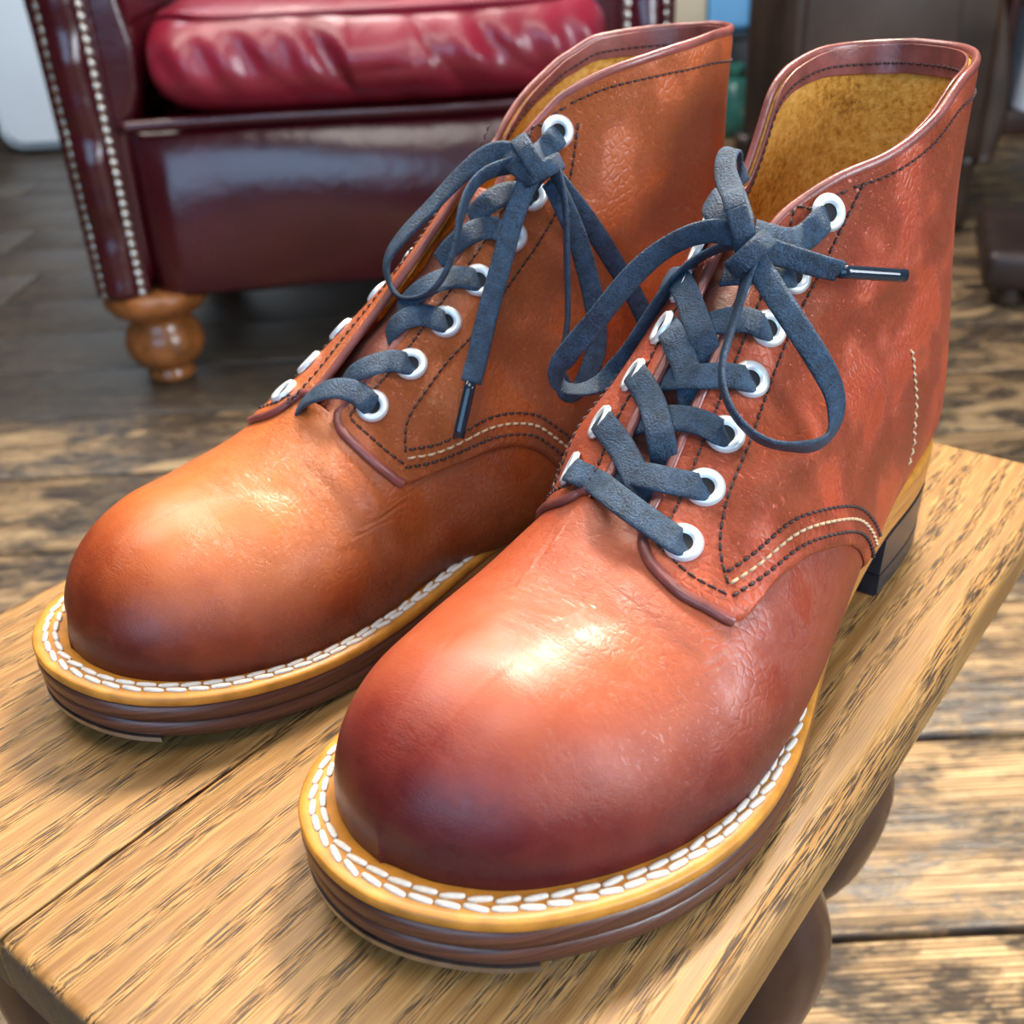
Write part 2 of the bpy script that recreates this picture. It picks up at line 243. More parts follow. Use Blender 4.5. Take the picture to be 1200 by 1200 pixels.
LACES = {"R":{"bars":[[[-27.2,173.3,75.0,-0.78,0.51,0.36],[-18.1,184.8,82.3,-0.56,0.52,0.64],[-12.8,189.2,84.9,-0.38,0.51,0.77],[-11.0,188.5,84.1,-0.35,0.53,0.78],[0.8,193.9,85.2,0.01,0.53,0.85],[13.1,196.8,82.9,0.16,0.49,0.86],[21.0,196.5,79.9,0.27,0.46,0.85],[24.3,196.6,78.8,0.32,0.44,0.84],[25.1,195.3,77.3,0.34,0.43,0.83],[24.0,192.3,75.1,0.35,0.43,0.83]],[[21.7,177.8,85.0,0.4,0.52,0.75],[22.8,180.9,86.9,0.38,0.52,0.76],[22.0,182.9,88.0,0.35,0.54,0.77],[19.9,183.1,87.9,0.32,0.55,0.77],[13.1,186.3,89.1,0.19,0.59,0.78],[2.9,185.2,87.5,0.04,0.62,0.79],[-6.3,182.5,84.5,-0.22,0.61,0.76]],[[20.1,164.2,95.0,0.51,0.45,0.73],[21.2,167.5,96.9,0.48,0.47,0.74],[20.5,169.3,98.3,0.44,0.5,0.74],[17.7,169.3,99.1,0.39,0.53,0.75],[10.1,170.9,100.3,0.22,0.6,0.77],[2.2,172.2,98.6,0.04,0.64,0.77],[-5.4,170.9,94.6,-0.16,0.63,0.76]],[[18.9,148.3,105.7,0.66,0.39,0.64],[20.1,152.2,107.4,0.62,0.42,0.67],[19.5,154.8,108.6,0.57,0.46,0.69],[17.1,155.8,108.9,0.51,0.5,0.7],[10.0,161.2,109.3,0.27,0.61,0.75],[1.9,161.3,107.0,0.05,0.65,0.76],[-4.7,159.5,104.1,-0.19,0.63,0.75]],[[16.7,135.5,116.4,0.73,0.39,0.56],[18.0,139.4,118.1,0.69,0.42,0.59],[17.4,142.0,119.5,0.64,0.46,0.62],[15.1,142.6,120.4,0.58,0.5,0.64],[8.9,147.1,120.9,0.35,0.61,0.71],[2.2,147.5,118.5,0.09,0.67,0.74],[-3.2,146.7,115.6,-0.16,0.66,0.74]],[[16.5,120.9,128.2,0.79,0.43,0.43],[17.8,125.1,129.7,0.76,0.45,0.48],[17.3,128.2,130.8,0.71,0.48,0.52],[15.3,129.2,131.3,0.66,0.51,0.55],[9.1,134.7,131.8,0.42,0.62,0.67],[1.4,135.3,129.8,0.06,0.68,0.73]],[[-20.7,166.5,90.6,-0.63,0.43,0.65],[-15.1,174.0,94.4,-0.41,0.59,0.7],[-11.1,177.7,95.3,-0.28,0.63,0.72],[-7.5,179.1,93.8,-0.2,0.65,0.74],[1.6,184.2,89.7,0.02,0.63,0.77],[7.4,187.8,85.2,0.1,0.57,0.81],[9.9,188.7,80.0,0.14,0.53,0.84]],[[-18.4,152.1,101.4,-0.71,0.39,0.59],[-12.0,161.5,105.5,-0.42,0.55,0.72],[-8.0,165.6,106.2,-0.25,0.61,0.76],[-4.3,167.5,104.2,-0.12,0.63,0.77],[4.7,175.5,100.2,0.08,0.64,0.77],[8.7,178.5,93.1,0.15,0.64,0.76],[9.0,177.9,88.3,0.16,0.63,0.76]],[[-11.3,144.4,114.7,-0.55,0.53,0.65],[-7.1,150.8,116.9,-0.3,0.63,0.72],[-4.0,154.4,116.8,-0.15,0.66,0.74],[0.1,156.8,113.6,0.0,0.66,0.75],[5.9,161.1,107.3,0.17,0.63,0.76],[8.5,162.7,100.7,0.24,0.6,0.76]],[[-23.3,109.6,120.6,-0.92,0.25,0.29],[-27.7,110.8,117.4,-0.93,0.22,0.29],[-9.1,141.0,126.8,-0.41,0.61,0.68],[-2.1,147.1,122.9,-0.09,0.67,0.74],[5.4,152.9,116.4,0.19,0.65,0.74],[7.4,151.9,109.9,0.29,0.62,0.73]],[[18.3,106.1,142.1,0.82,0.46,0.36],[19.7,110.5,142.8,0.79,0.48,0.39],[19.9,113.9,142.3,0.76,0.49,0.42],[18.3,117.4,139.6,0.74,0.52,0.43],[14.8,128.2,140.0,0.57,0.6,0.56],[9.5,134.0,142.8,0.34,0.68,0.65]]],"free":[[[8.1,138.8,146.1,-0.04,0.53,0.85],[-0.6,129.1,151.7,-0.02,0.52,0.86],[-8.1,120.1,157.1,-0.17,0.55,0.82],[-9.6,114.5,159.6,-0.03,-0.06,1.0],[-9.4,109.4,156.5,0.75,-0.49,0.44],[-8.4,107.2,149.2,0.99,-0.02,0.14]],[[8.2,136.8,141.2,0.71,0.7,0.14],[4.0,140.6,143.7,0.48,0.88,0.0],[-7.8,145.7,140.9,0.56,0.78,-0.27],[-19.0,152.5,130.4,0.58,0.8,-0.14],[-30.1,157.4,114.9,0.46,0.88,-0.1],[-38.7,159.7,103.4,0.37,0.91,-0.17],[-41.9,158.8,96.7,0.98,0.06,-0.18],[-40.6,153.9,91.2,0.37,-0.15,0.92],[-34.4,147.8,91.9,-0.05,0.65,0.76],[-27.0,143.5,101.0,0.69,0.69,-0.23],[-19.0,140.4,116.7,0.87,0.22,-0.45],[-10.2,137.3,130.3,0.73,0.15,-0.66],[1.1,135.7,137.8,0.45,0.38,-0.81],[8.5,135.8,140.0,0.22,0.62,-0.75]],[[12.9,142.0,139.3,0.17,0.81,0.56],[20.9,145.1,132.3,0.25,0.84,0.48],[31.2,146.6,121.9,0.53,0.76,0.38],[38.5,143.7,110.2,0.76,0.62,0.21],[41.6,141.5,99.5,0.93,0.26,0.25],[42.2,146.4,93.7,0.96,0.08,-0.28],[38.7,158.3,94.3,0.55,0.42,-0.72],[32.3,167.6,98.4,-0.01,0.68,-0.73],[24.6,169.3,104.8,-0.56,0.71,-0.42],[18.3,165.1,112.7,-0.79,0.61,0.0],[15.5,157.5,119.4,-0.8,0.51,0.31],[14.0,148.6,128.6,-0.76,0.54,0.35],[13.3,142.1,138.2,-0.57,0.7,0.43]],[[11.2,136.8,139.9,0.72,0.68,0.15],[16.8,131.6,137.0,0.62,0.78,0.02],[23.8,127.0,134.2,0.59,0.8,-0.14],[30.0,120.9,131.3,0.59,0.74,-0.32]],[[7.0,138.2,142.3,0.21,0.87,0.45],[1.7,137.6,146.0,0.1,0.85,0.52],[-2.7,135.8,148.2,-0.29,0.69,0.67],[-6.8,130.6,149.5,-0.63,0.62,0.48]],[[7.6,142.1,151.0,0.29,0.8,0.53],[10.4,142.9,145.6,0.49,0.86,0.14],[11.7,141.5,140.4,0.6,0.72,-0.35],[11.0,138.5,137.7,0.4,0.02,-0.92],[8.5,135.4,138.8,-0.13,-0.68,-0.73],[5.4,133.6,143.3,-0.4,-0.85,-0.33],[3.3,133.9,149.0,-0.56,-0.82,0.08],[3.0,136.2,153.2,-0.58,-0.46,0.67],[4.7,139.4,154.0,-0.11,0.42,0.9],[7.6,142.1,151.0,0.29,0.8,0.53]],[[12.5,146.6,137.9,0.18,0.98,-0.0],[15.1,144.9,141.0,0.51,0.77,0.38],[16.5,141.5,143.1,0.7,0.28,0.66],[15.9,138.0,143.1,0.54,-0.52,0.66],[13.6,136.0,141.2,0.04,-0.97,0.23],[10.7,136.6,138.1,-0.36,-0.91,-0.2],[8.6,139.3,135.4,-0.63,-0.57,-0.53],[8.2,143.0,134.3,-0.68,0.11,-0.72],[9.7,145.9,135.3,-0.3,0.83,-0.47],[12.5,146.6,137.9,0.18,0.98,-0.0]],[[9.3,140.6,145.9,0.31,0.74,0.6],[10.5,141.6,142.1,0.47,0.87,0.12],[10.8,140.8,138.4,0.5,0.73,-0.46],[9.8,138.5,136.4,0.25,0.13,-0.96],[8.2,135.8,137.0,-0.16,-0.55,-0.82],[6.6,133.9,140.1,-0.41,-0.84,-0.37],[5.8,133.8,144.1,-0.51,-0.85,0.16],[6.2,135.5,147.1,-0.42,-0.5,0.76],[7.6,138.1,147.9,-0.03,0.26,0.97],[9.3,140.6,145.9,0.31,0.74,0.6]]],"aglets":[[[30.0,120.9,131.3,0.87,0.45,0.21],[41.7,100.2,126.4,0.87,0.45,0.21]]]},"L":{"bars":[[[-17.1,180.4,81.3,-0.57,0.57,0.6],[-19.5,182.3,83.1,-0.58,0.56,0.59],[-19.1,183.7,84.9,-0.54,0.57,0.62],[-15.7,184.5,86.6,-0.45,0.59,0.67],[-9.7,188.8,88.2,-0.27,0.57,0.77],[-2.8,193.1,85.6,-0.07,0.53,0.84],[5.5,195.3,79.5,0.06,0.5,0.86],[9.4,196.6,74.9,0.11,0.49,0.86]],[[-19.2,165.4,92.7,-0.6,0.43,0.68],[-21.7,167.7,94.2,-0.6,0.44,0.67],[-21.5,169.9,95.3,-0.57,0.47,0.68],[-19.0,171.1,95.5,-0.51,0.51,0.69],[-14.3,177.6,94.5,-0.37,0.62,0.7],[-7.8,182.1,90.3,-0.22,0.64,0.74],[-2.7,183.1,85.3,-0.08,0.62,0.78]],[[-18.5,149.5,103.1,-0.73,0.38,0.57],[-20.9,151.8,104.6,-0.72,0.39,0.58],[-20.7,154.0,105.9,-0.68,0.41,0.6],[-18.3,155.3,106.7,-0.63,0.46,0.63],[-14.8,160.7,107.2,-0.49,0.53,0.7],[-10.5,164.9,103.7,-0.34,0.57,0.75],[-6.9,165.8,99.0,-0.23,0.6,0.76]],[[-17.9,134.3,114.4,-0.79,0.35,0.5],[-20.3,137.0,115.6,-0.78,0.36,0.51],[-20.4,139.6,116.6,-0.75,0.38,0.54],[-18.4,141.3,117.0,-0.71,0.42,0.57],[-14.5,149.2,116.5,-0.55,0.53,0.65],[-10.1,156.0,112.4,-0.38,0.6,0.71],[-4.2,158.7,106.9,-0.17,0.64,0.75]],[[-18.0,118.9,126.1,-0.84,0.36,0.4],[-20.4,121.5,127.4,-0.83,0.37,0.41],[-20.5,124.0,128.8,-0.81,0.4,0.44],[-17.7,126.1,130.3,-0.75,0.45,0.48],[-14.0,134.2,129.5,-0.61,0.53,0.59],[-9.1,138.9,124.9,-0.45,0.59,0.67],[-5.6,141.6,120.1,-0.32,0.63,0.71]],[[-17.1,109.1,138.5,-0.83,0.41,0.37],[-19.4,111.9,139.4,-0.82,0.43,0.38],[-19.5,114.8,140.2,-0.8,0.45,0.4],[-17.2,117.0,140.5,-0.75,0.49,0.44],[-14.0,124.8,138.6,-0.63,0.57,0.54],[-8.4,129.1,132.7,-0.48,0.61,0.63]],[[-16.6,95.5,156.7,-0.84,0.45,0.29],[-19.2,98.3,156.8,-0.83,0.46,0.31],[-20.1,101.0,155.7,-0.82,0.46,0.33],[-19.1,102.9,153.6,-0.81,0.47,0.35],[-21.7,110.5,151.8,-0.77,0.49,0.4]]],"free":[[[-28.3,118.7,152.3,-0.6,0.75,0.28],[-21.4,123.1,155.4,-0.56,0.81,0.17],[-12.1,130.4,150.7,-0.35,0.81,0.47],[-3.0,140.8,138.6,-0.08,0.77,0.63],[4.0,151.3,127.1,0.08,0.78,0.62],[6.4,155.6,118.9,0.32,0.91,0.27],[1.9,156.5,111.6,0.21,0.87,-0.44],[-11.8,156.2,111.7,-0.3,0.28,-0.91],[-21.3,153.1,118.3,-0.68,-0.37,-0.64],[-23.8,147.4,129.5,-0.74,-0.59,-0.32],[-21.7,142.2,139.7,-0.84,-0.5,-0.23],[-20.7,133.1,148.8,-0.84,-0.12,-0.53],[-26.2,119.9,151.7,-0.87,0.27,-0.42]],[[-31.1,119.0,150.6,-0.76,0.61,0.22],[-29.5,124.6,140.4,-0.77,0.53,0.36],[-32.3,134.2,125.5,-0.73,0.45,0.5],[-37.6,146.1,109.4,-0.73,0.44,0.53],[-41.4,154.8,95.7,-0.73,0.46,0.51],[-42.8,158.0,91.1,-0.73,0.45,0.52]],[[-32.7,113.4,152.0,-0.15,0.99,0.05],[-37.9,113.1,144.0,0.4,0.91,-0.11],[-41.7,114.9,131.7,0.51,0.86,0.02],[-45.2,117.9,115.9,0.52,0.85,0.08],[-48.4,122.4,97.1,0.54,0.83,0.13],[-48.7,124.8,86.9,0.16,0.99,0.02],[-51.5,123.2,79.1,-0.93,0.28,-0.23],[-50.9,114.7,83.3,-0.79,0.35,0.5],[-48.4,107.6,94.7,-0.69,0.63,0.34],[-43.7,106.7,113.0,-0.74,0.64,0.2],[-38.3,108.5,129.8,-0.77,0.62,0.15],[-32.2,112.8,145.9,-0.78,0.61,0.13]],[[-30.9,111.0,146.5,-0.89,0.44,-0.1],[-34.8,99.6,130.9,-0.79,0.58,-0.2],[-38.3,90.1,114.8,-0.76,0.63,-0.16],[-42.6,81.5,97.6,-0.72,0.69,-0.09],[-46.6,77.4,83.0,-0.68,0.74,-0.02]],[[-30.5,122.1,157.3,-0.54,0.68,0.5],[-33.2,121.0,153.1,-0.82,0.57,0.07],[-33.7,118.6,149.0,-0.86,0.26,-0.43],[-31.7,115.9,146.9,-0.42,-0.3,-0.85],[-28.2,114.3,147.8,0.3,-0.66,-0.69],[-24.8,114.5,151.3,0.71,-0.65,-0.29],[-23.2,116.3,155.7,0.88,-0.45,0.17],[-24.0,119.1,159.0,0.72,-0.0,0.69],[-26.9,121.4,159.6,0.04,0.54,0.84],[-30.5,122.1,157.3,-0.54,0.68,0.5]],[[-32.7,121.4,149.2,-0.51,0.86,0.05],[-35.5,118.2,151.1,-0.82,0.51,0.26],[-36.3,113.9,152.3,-0.91,-0.04,0.41],[-34.7,110.8,152.2,-0.5,-0.78,0.38],[-31.3,110.1,150.9,0.26,-0.96,0.08],[-27.9,112.3,149.0,0.69,-0.7,-0.16],[-26.0,116.3,147.3,0.9,-0.27,-0.34],[-26.4,120.2,146.7,0.8,0.42,-0.44],[-29.1,122.2,147.4,0.1,0.97,-0.24],[-32.7,121.4,149.2,-0.51,0.86,0.05]],[[-26.7,123.8,152.3,-0.53,0.75,0.4],[-29.8,121.6,149.5,-0.83,0.54,0.12],[-31.0,118.5,146.6,-0.96,0.15,-0.23],[-29.7,115.9,145.0,-0.55,-0.54,-0.63],[-26.4,115.1,145.5,0.28,-0.8,-0.53],[-22.9,116.4,147.8,0.71,-0.66,-0.26],[-20.6,119.2,150.9,0.92,-0.38,0.04],[-20.7,122.2,153.3,0.87,0.18,0.46],[-23.1,124.0,153.8,0.1,0.76,0.64],[-26.7,123.8,152.3,-0.53,0.75,0.4]]],"aglets":[[[-42.7,157.9,91.4,-0.75,0.52,0.4],[-45.5,166.5,75.0,-0.75,0.52,0.4]]]}}
def lookup(tab, v): return np.interp(v, tab[0], tab[1]) if len(tab[0]) < 3 else pchip(tab[0], tab[1], v)
class Boot(Body):
    def __init__(s, key):
        s.c = BOOTS[key]; Body.__init__(s, s.c); s.sx = s.c['sx']; s.key = key
        s.creases = []
        for line, wd, am in CREASES[key]:
            l = np.array(line); l[:, 1] = np.unwrap(l[:, 1]*2*np.pi)/(2*np.pi); q = spline(np.arange(len(l)), l, np.linspace(0, len(l)-1, 40))
            s.creases.append((s.base(q[:, 0], q[:, 1]), wd/1000, am/1000))
    def disp(s, p):
        d = np.zeros(p.shape[:-1])
        for C, wd, am in s.creases:
            q = np.linalg.norm(p[..., None, :]-C, axis=-1); k = q.argmin(-1); m = q.min(-1); x = k/39.
            d += am*np.exp(-(m/wd)**2)*np.sin(np.pi*np.clip(x*.8+.1, 0, 1))**.7
        return d
    def at(s, u, v, off=0.):
        u, v = np.broadcast_arrays(np.asarray(u, float), np.asarray(v, float))
        p = s.base(u, v); n = s.normal(u, v); p = p+n*(np.asarray(off)+s.disp(p))[..., None]
        p = p.copy(); p[..., 0] *= s.sx; return p
    def nrm(s, u, v):
        n = s.normal(np.asarray(u, float), np.asarray(v, float)).copy(); n[..., 0] *= s.sx; return n
    def uvpath(s, pts, off, k=24, smooth=True):
        l = np.array(pts, float); l[:, 1] = np.unwrap(l[:, 1]*2*np.pi)/(2*np.pi)
        q = spline(np.arange(len(l)), l, np.linspace(0, len(l)-1, (len(l)-1)*k+1)) if smooth else resample(l, n=(len(l)-1)*k+1)
        return s.at(q[:, 0], q[:, 1], off), s.nrm(q[:, 0], q[:, 1])
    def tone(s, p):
        """pull-up leather: paler where it has been flexed, darker low along the forepart and at the toe tip"""
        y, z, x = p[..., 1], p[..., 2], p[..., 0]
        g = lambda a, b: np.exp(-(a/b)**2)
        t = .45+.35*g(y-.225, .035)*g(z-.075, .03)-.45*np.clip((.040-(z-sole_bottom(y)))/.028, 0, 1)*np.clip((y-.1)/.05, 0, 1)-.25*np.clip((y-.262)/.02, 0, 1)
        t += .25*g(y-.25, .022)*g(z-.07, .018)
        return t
def build_boot(key, label, M):
    b = Boot(key); c = b.c; x0, y0, a = c['pose']; sx = b.sx
    root = empty('leather_boot', (x0, y0, STOOL_H), a-math.pi/2); tag(root, label, 'boot', 'pair of laced leather boots on the stool')
    ax = np.array([sx, 1, 1])
    lo = {1: lambda v: lookup(QLO_LAT, v), -1: lambda v: lookup(QLO_MED, v)}
    hi = {1: lambda v: lookup(c['hi_lat'], v), -1: lambda v: lookup(c['hi_med'], v)}
    vf = {1: c['vfl'], -1: c['vfm']}
    V_ = lambda m, s: m if s > 0 else 1-m
    # --- vamp (toe and forepart)
    nv = 176; m = np.arange(nv)/nv; um = []
    for v in m:
        s = 1 if v <= .5 else -1; mm = v if v <= .5 else 1-v
        um.append(min(4.4, max(lo[s](mm)+.30, 2.72)) if mm > .03 else 2.74)
    um = np.array(um); U = np.linspace(0, 1, 130)[:, None]**1.0*(um-.015)[None]+.015; Vv = np.repeat(m[None], 130, 0)
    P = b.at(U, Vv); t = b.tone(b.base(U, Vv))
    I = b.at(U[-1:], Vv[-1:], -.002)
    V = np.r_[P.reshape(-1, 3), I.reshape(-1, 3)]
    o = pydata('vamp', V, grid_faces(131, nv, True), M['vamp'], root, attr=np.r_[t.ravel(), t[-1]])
    # --- quarters
    for s in (1, -1):
        mm = vf[s]+(.5-vf[s])*(np.linspace(0, 1, 120)**1.35); l, h = lo[s](mm), hi[s](mm)
        k = np.linspace(0, 1, 110)[:, None]; U = l+(h-l)*k; Vv = np.repeat(V_(mm, s)[None], 110, 0)
        # thin, slightly rounded edges
        e = np.minimum(np.minimum(k*3.2, (1-k)*6), 0*mm+1); e = np.clip(e*12, 0, 1)**.5; e2 = np.clip((mm-vf[s])/.006, 0, 1)**.5
        off = .0006+.0014*np.minimum(e, e2[None]*np.ones_like(e))
        A = b.at(U, Vv, off); Bi = b.at(U, Vv, .0002); V, F = shell(A, Bi)
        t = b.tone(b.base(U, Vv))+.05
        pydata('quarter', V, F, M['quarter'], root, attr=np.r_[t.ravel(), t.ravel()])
    # --- suede lining (inside), collar band inside, tongue
    mm = np.r_[np.linspace(c['vfl']+.002, .5, 70), np.linspace(.5, 1-c['vfm']-.002, 70)[1:]]
    ht = np.array([hi[1](v) if v <= .5 else hi[-1](1-v) for v in mm])
    k = np.linspace(0, 1, 50)[:, None]; U = 4.1+(ht-.02-4.1)*k; Vv = np.repeat(mm[None], 50, 0)
    V, F = shell(b.at(U, Vv, -.0004), b.at(U, Vv, -.0016)); pydata('lining', V, F, M['suede'], root)
    U = ht-.17*np.minimum(1, np.sin(np.pi*np.clip((mm-.05)/.9, 0, 1))*3+.05)*(1-k); V, F = shell(b.at(U, Vv, -.0014), b.at(U, Vv, -.0023)); cb = pydata('collar_band', V, F, M['binding'], root)
    q = b.at(ht-.11, mm, -.0024), -b.nrm(ht-.11, mm); sel = (mm > .12) & (mm < .88)
    V, F = dashes(resample(q[0][sel], step=.002), q[1][sel][:1].repeat(len(resample(q[0][sel], step=.002)), 0), .0028, .0021, .0008, .0006) if False else dashes(q[0][sel], q[1][sel], .0028, .0021, .0008, .0006)
    pydata('stitching', V, F, M['dark_thread'], cb)
    tv = np.linspace(-.085, .085, 40); tu = np.linspace(2.35, 6.0, 80)[:, None]; U = tu+0*tv; Vv = tv+0*tu
    bul = -.0058+.0012*np.cos(tv/.085*np.pi/2)+.0006*np.sin(tu*9)*np.cos(tv*18)-.002*np.clip((2.75-tu)/.4, 0, 1)
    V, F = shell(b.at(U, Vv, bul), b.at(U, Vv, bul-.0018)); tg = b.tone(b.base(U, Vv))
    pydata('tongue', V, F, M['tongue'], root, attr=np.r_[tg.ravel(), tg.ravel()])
    # --- rolled edge: round the facing tab, up the facing, round the topline, down the other side
    path = []
    for s in (1, -1):
        m1 = np.linspace(.130 if s > 0 else .168, vf[s], 40); q = [(lo[s](v), V_(v, s)) for v in m1]
        q += [(u, V_(vf[s], s)) for u in np.linspace(lo[s](vf[s]), hi[s](vf[s]), 60)[1:]]
        q += [(hi[s](v), V_(v, s)) for v in np.linspace(vf[s], .5, 110)[1:]]
        path.append(q if s > 0 else q[::-1][1:])
    q = np.array(path[0]+path[1]); p = b.at(q[:, 0], q[:, 1], .0008); n = b.nrm(q[:, 0], q[:, 1])
    pn = resample(np.c_[p, n], step=.0018)
    for _ in range(4): pn[1:-1] = .5*pn[1:-1]+.25*(pn[2:]+pn[:-2])
    V, F = sweep(pn[:, :3], pn[:, 3:], ellprof(.0017, .0014, 10)); pydata('rolled_edge', V, F, M['binding'], root)
    # --- seam stitching on the quarters
    for s in (1, -1):
        segs = []
        ed = [(hi[s](v)-.20, V_(v, s)) for v in np.linspace(.10, .5, 40)]
        P, N = b.uvpath(ed, .0021, 6); segs.append((P, N))
        ed = [(u, V_(vf[s]+.017, s)) for u in np.linspace(lo[s](.06)+.22, hi[s](vf[s]+.02)-.1, 14)]
        bot = [(lo[s](v)+.17, V_(v, s)) for v in np.linspace((.118 if s > 0 else .155), vf[s]+.026, 8)]
        top = [(hi[s](v)-.22, V_(v, s)) for v in np.linspace(vf[s]+.03, .1, 6)]
        P, N = b.uvpath(bot+ed+top, .0021, 8); segs.append((P, N))
        if s > 0: fs = [(2.568, .1139), (2.835, .0917), (3.198, .0833), (3.514, .0833), (4.036, .0861), (4.715, .0875), (5.419, .0889), (6.256, .0986), (6.95, .1153)]
        else: fs = [(3.041, 1-.8542), (3.223, 1-.8806), (3.465, 1-.8931), (3.866, 1-.8972), (4.387, 1-.8931), (5.006, 1-.8958), (5.807, 1-.8917), (6.753, 1-.8806), (7.45, 1-.8806)]
        if s < 0 and key == 'R': fs = [(u if u < 6 else u-.35, v) for u, v in fs]
        if s > 0 and key == 'L': fs = [(u+.3*max(0, (u-5)/2), v-.004) for u, v in fs]
        P, N = b.uvpath([(u, V_(v, s)) for u, v in fs], .0021, 14); segs.append((P, N))
        V, F = join([dashes(P, N, .0030, .0023, .0008, .0007) for P, N in segs]); pydata('stitching', V, F, M['dark_thread'], root)
        # triple row where quarter meets vamp
        if s > 0: l0 = [(2.46, .121), (2.60, .1265), (2.86, .1375), (3.24, .157), (3.57, .186), (3.86, .222), (3.97, .255), (4.02, .30)]
        else: l0 = [(2.90, .157), (3.03, .164), (3.22, .172), (3.61, .183), (3.89, .205), (3.98, .226), (4.03, .27)]
        for kx, (du, dv, mt) in enumerate(((.035, -.004, 'dark_thread'), (.105, -.0105, 'cream_thread'), (.175, -.017, 'dark_thread'))):
            P, N = b.uvpath([(u+du, V_(v+dv, s)) for u, v in l0], .0021, 16)
            V, F = dashes(P, N, .0034 if kx == 1 else .0030, .0026 if kx == 1 else .0021, .0010, .0008); pydata('stitching', V, F, M[mt], root)
        # counter seam near the heel
        if s > 0: bs = [(4.776, .2694), (5.03, .252), (5.334, .2361), (5.55, .219), (5.734, .2028)]
        else: bs = [(4.776, .27), (5.03, .252), (5.334, .2361), (5.734, .2028)]
        P, N = b.uvpath([(u, V_(v, s)) for u, v in bs], .0021, 16); V, F = dashes(P, N, .0034, .0027, .0011, .0008); pydata('stitching', V, F, M['cream_thread'], root)
    # --- eyelets
    r0, r1 = .0027, .0056
    prof = [(r1-.0002, -.0006), (r1, .0002), (r1-.0006, .0008), ((r0+r1)/2+.0008, .0011), (r0+.0009, .0010), (r0+.0002, .0006), (r0, .0002)]
    V, F = lathe(prof, 28); me = bpy.data.meshes.new('eyelet'); n0 = len(V); k0 = (len(prof)-1)*28
    V = np.r_[V, [[0, 0, .0001]]]; F = F+[(k0+i, k0+(i+1) % 28, n0) for i in range(28)]  # black disc closes the ring, its colour standing in for the shade inside
    me.from_pydata(V.tolist(), [], F); me.materials.append(M['nickel']); me.materials.append(M['hole_shade'])
    for p_ in me.polygons: p_.use_smooth = True; p_.material_index = 1 if len(p_.vertices) == 3 else 0
    for lst in (c['eye_lat'], c['eye_med']):
        for (u, v) in lst:
            p = b.at(np.array(u), np.array(v), .0026); n = unit(b.nrm(u, v)+np.array([sx*(.0 if v < .5 else (-.45 if key == 'R' else -.0)), 0, 0])); o = link('eyelet', me, root); o.matrix_basis = frame_matrix(p, n, (0, 0, 1))
    # --- lace
    parts = []
    for grp in ('bars', 'free'):
        for ki, st in enumerate(LACES[key][grp]):
            q = np.array(st); q[:, :3] = q[:, :3]/1000*ax; q[:, 3:] *= ax
            q = catmull(q, 12); parts.append(sweep(q[:, :3], q[:, 3:], ellprof((.0030 if ki >= len(LACES[key][grp])-3 else .0035) if grp == 'free' else .0040, .0008, 12, 3.2)))
    V, F = join(parts); lace = pydata('lace', V, F, M['lace'], root)
    for st in LACES[key]['aglets']:
        q = np.array(st)[:, :3]/1000*ax; d = unit(q[1]-q[0]); P = q[0]+np.linspace(0, 1, 8)[:, None]*(q[1]-q[0]); N = np.array(st)[:1, 3:].repeat(8, 0)*ax
        V, F = sweep(P, N, ellprof(.0019, .0012, 12)); pydata('aglet', V, F, M['aglet'], lace)
    # --- sole: welt, midsole, outsole, heel, toe plate
    n = len(_OUT); fy = sole_bottom(_OUT[:, 1])
    def ring(d, z): 
        p = offset_outline(_OUT, d); return np.c_[p[:, 0]*sx, p[:, 1], sole_bottom(p[:, 1])+z]
    def solid(name, rings, mat, parent=root):
        V = np.concatenate(rings); F = grid_faces(len(rings), n, wrap=True)
        V = np.r_[V, [rings[0].mean(0)], [rings[-1].mean(0)]]; k = len(rings)*n
        F += [((i+1) % n, i, k) for i in range(n)]+[(k-n+i, k-n+(i+1) % n, k+1) for i in range(n)]
        return pydata(name, V, F, mat, parent)
    ww = welt_width(_OUT)
    welt = solid('welt', [ring(.0006, .0128), ring(.0, .0133), ring(.0, .0157), ring(.0006, .0164), ring(.0022, .0167), ring(ww*.75, .0167), ring(ww+.0005, .0161), ring(ww+.003, .0157)], M['welt'])
    solid('midsole', [ring(.0012, .0066), ring(.0003, .0073), ring(-.0002, .0098), ring(.0003, .0123), ring(.0012, .0129)], M['sole_edge'])
    solid('outsole', [ring(.004, .0), ring(.0022, .0001), ring(.0008, .0014), ring(.0002, .0036), ring(.0006, .0058), ring(.0014, .0067)], M['sole_edge'])
    yh = .078
    def hring(d, zf):
        p = offset_outline(_OUT, d); q = p[p[:, 1] < yh]; 
        k = np.argmax(np.abs(np.diff(q[:, 0])) > .02)+1 if np.any(np.abs(np.diff(q[:, 0])) > .02) else 0
        q = np.roll(q, -k, 0); q = resample(q, n=60)
        br = np.linspace(q[-1], q[0], 14)[1:-1]; xx = (br[:, 0]-br[:, 0].min())/(np.ptp(br[:, 0])+1e-9); br[:, 1] -= .007*np.sin(np.pi*xx)
        q = np.r_[q, br]; return np.c_[q[:, 0]*sx, q[:, 1], np.clip(sole_bottom(q[:, 1]), 0, 1)*zf if zf > .99 else zf*.026+0*q[:, 0]]
    def prism(name, rs, mat, parent=root):
        nn = len(rs[0]); V = np.concatenate(rs); k = len(V); V = np.r_[V, [rs[0].mean(0)], [rs[-1].mean(0)]]
        F = grid_faces(len(rs), nn, wrap=True)+[((i+1) % nn, i, k) for i in range(nn)]+[(k-nn+i, k-nn+(i+1) % nn, k+1) for i in range(nn)]
        o = pydata(name, V, F, mat, parent, smooth=False); return o
    heel = prism('heel', [hring(.0012, .36), hring(.0008, .6), hring(.0004, 1.0)], M['heel'])
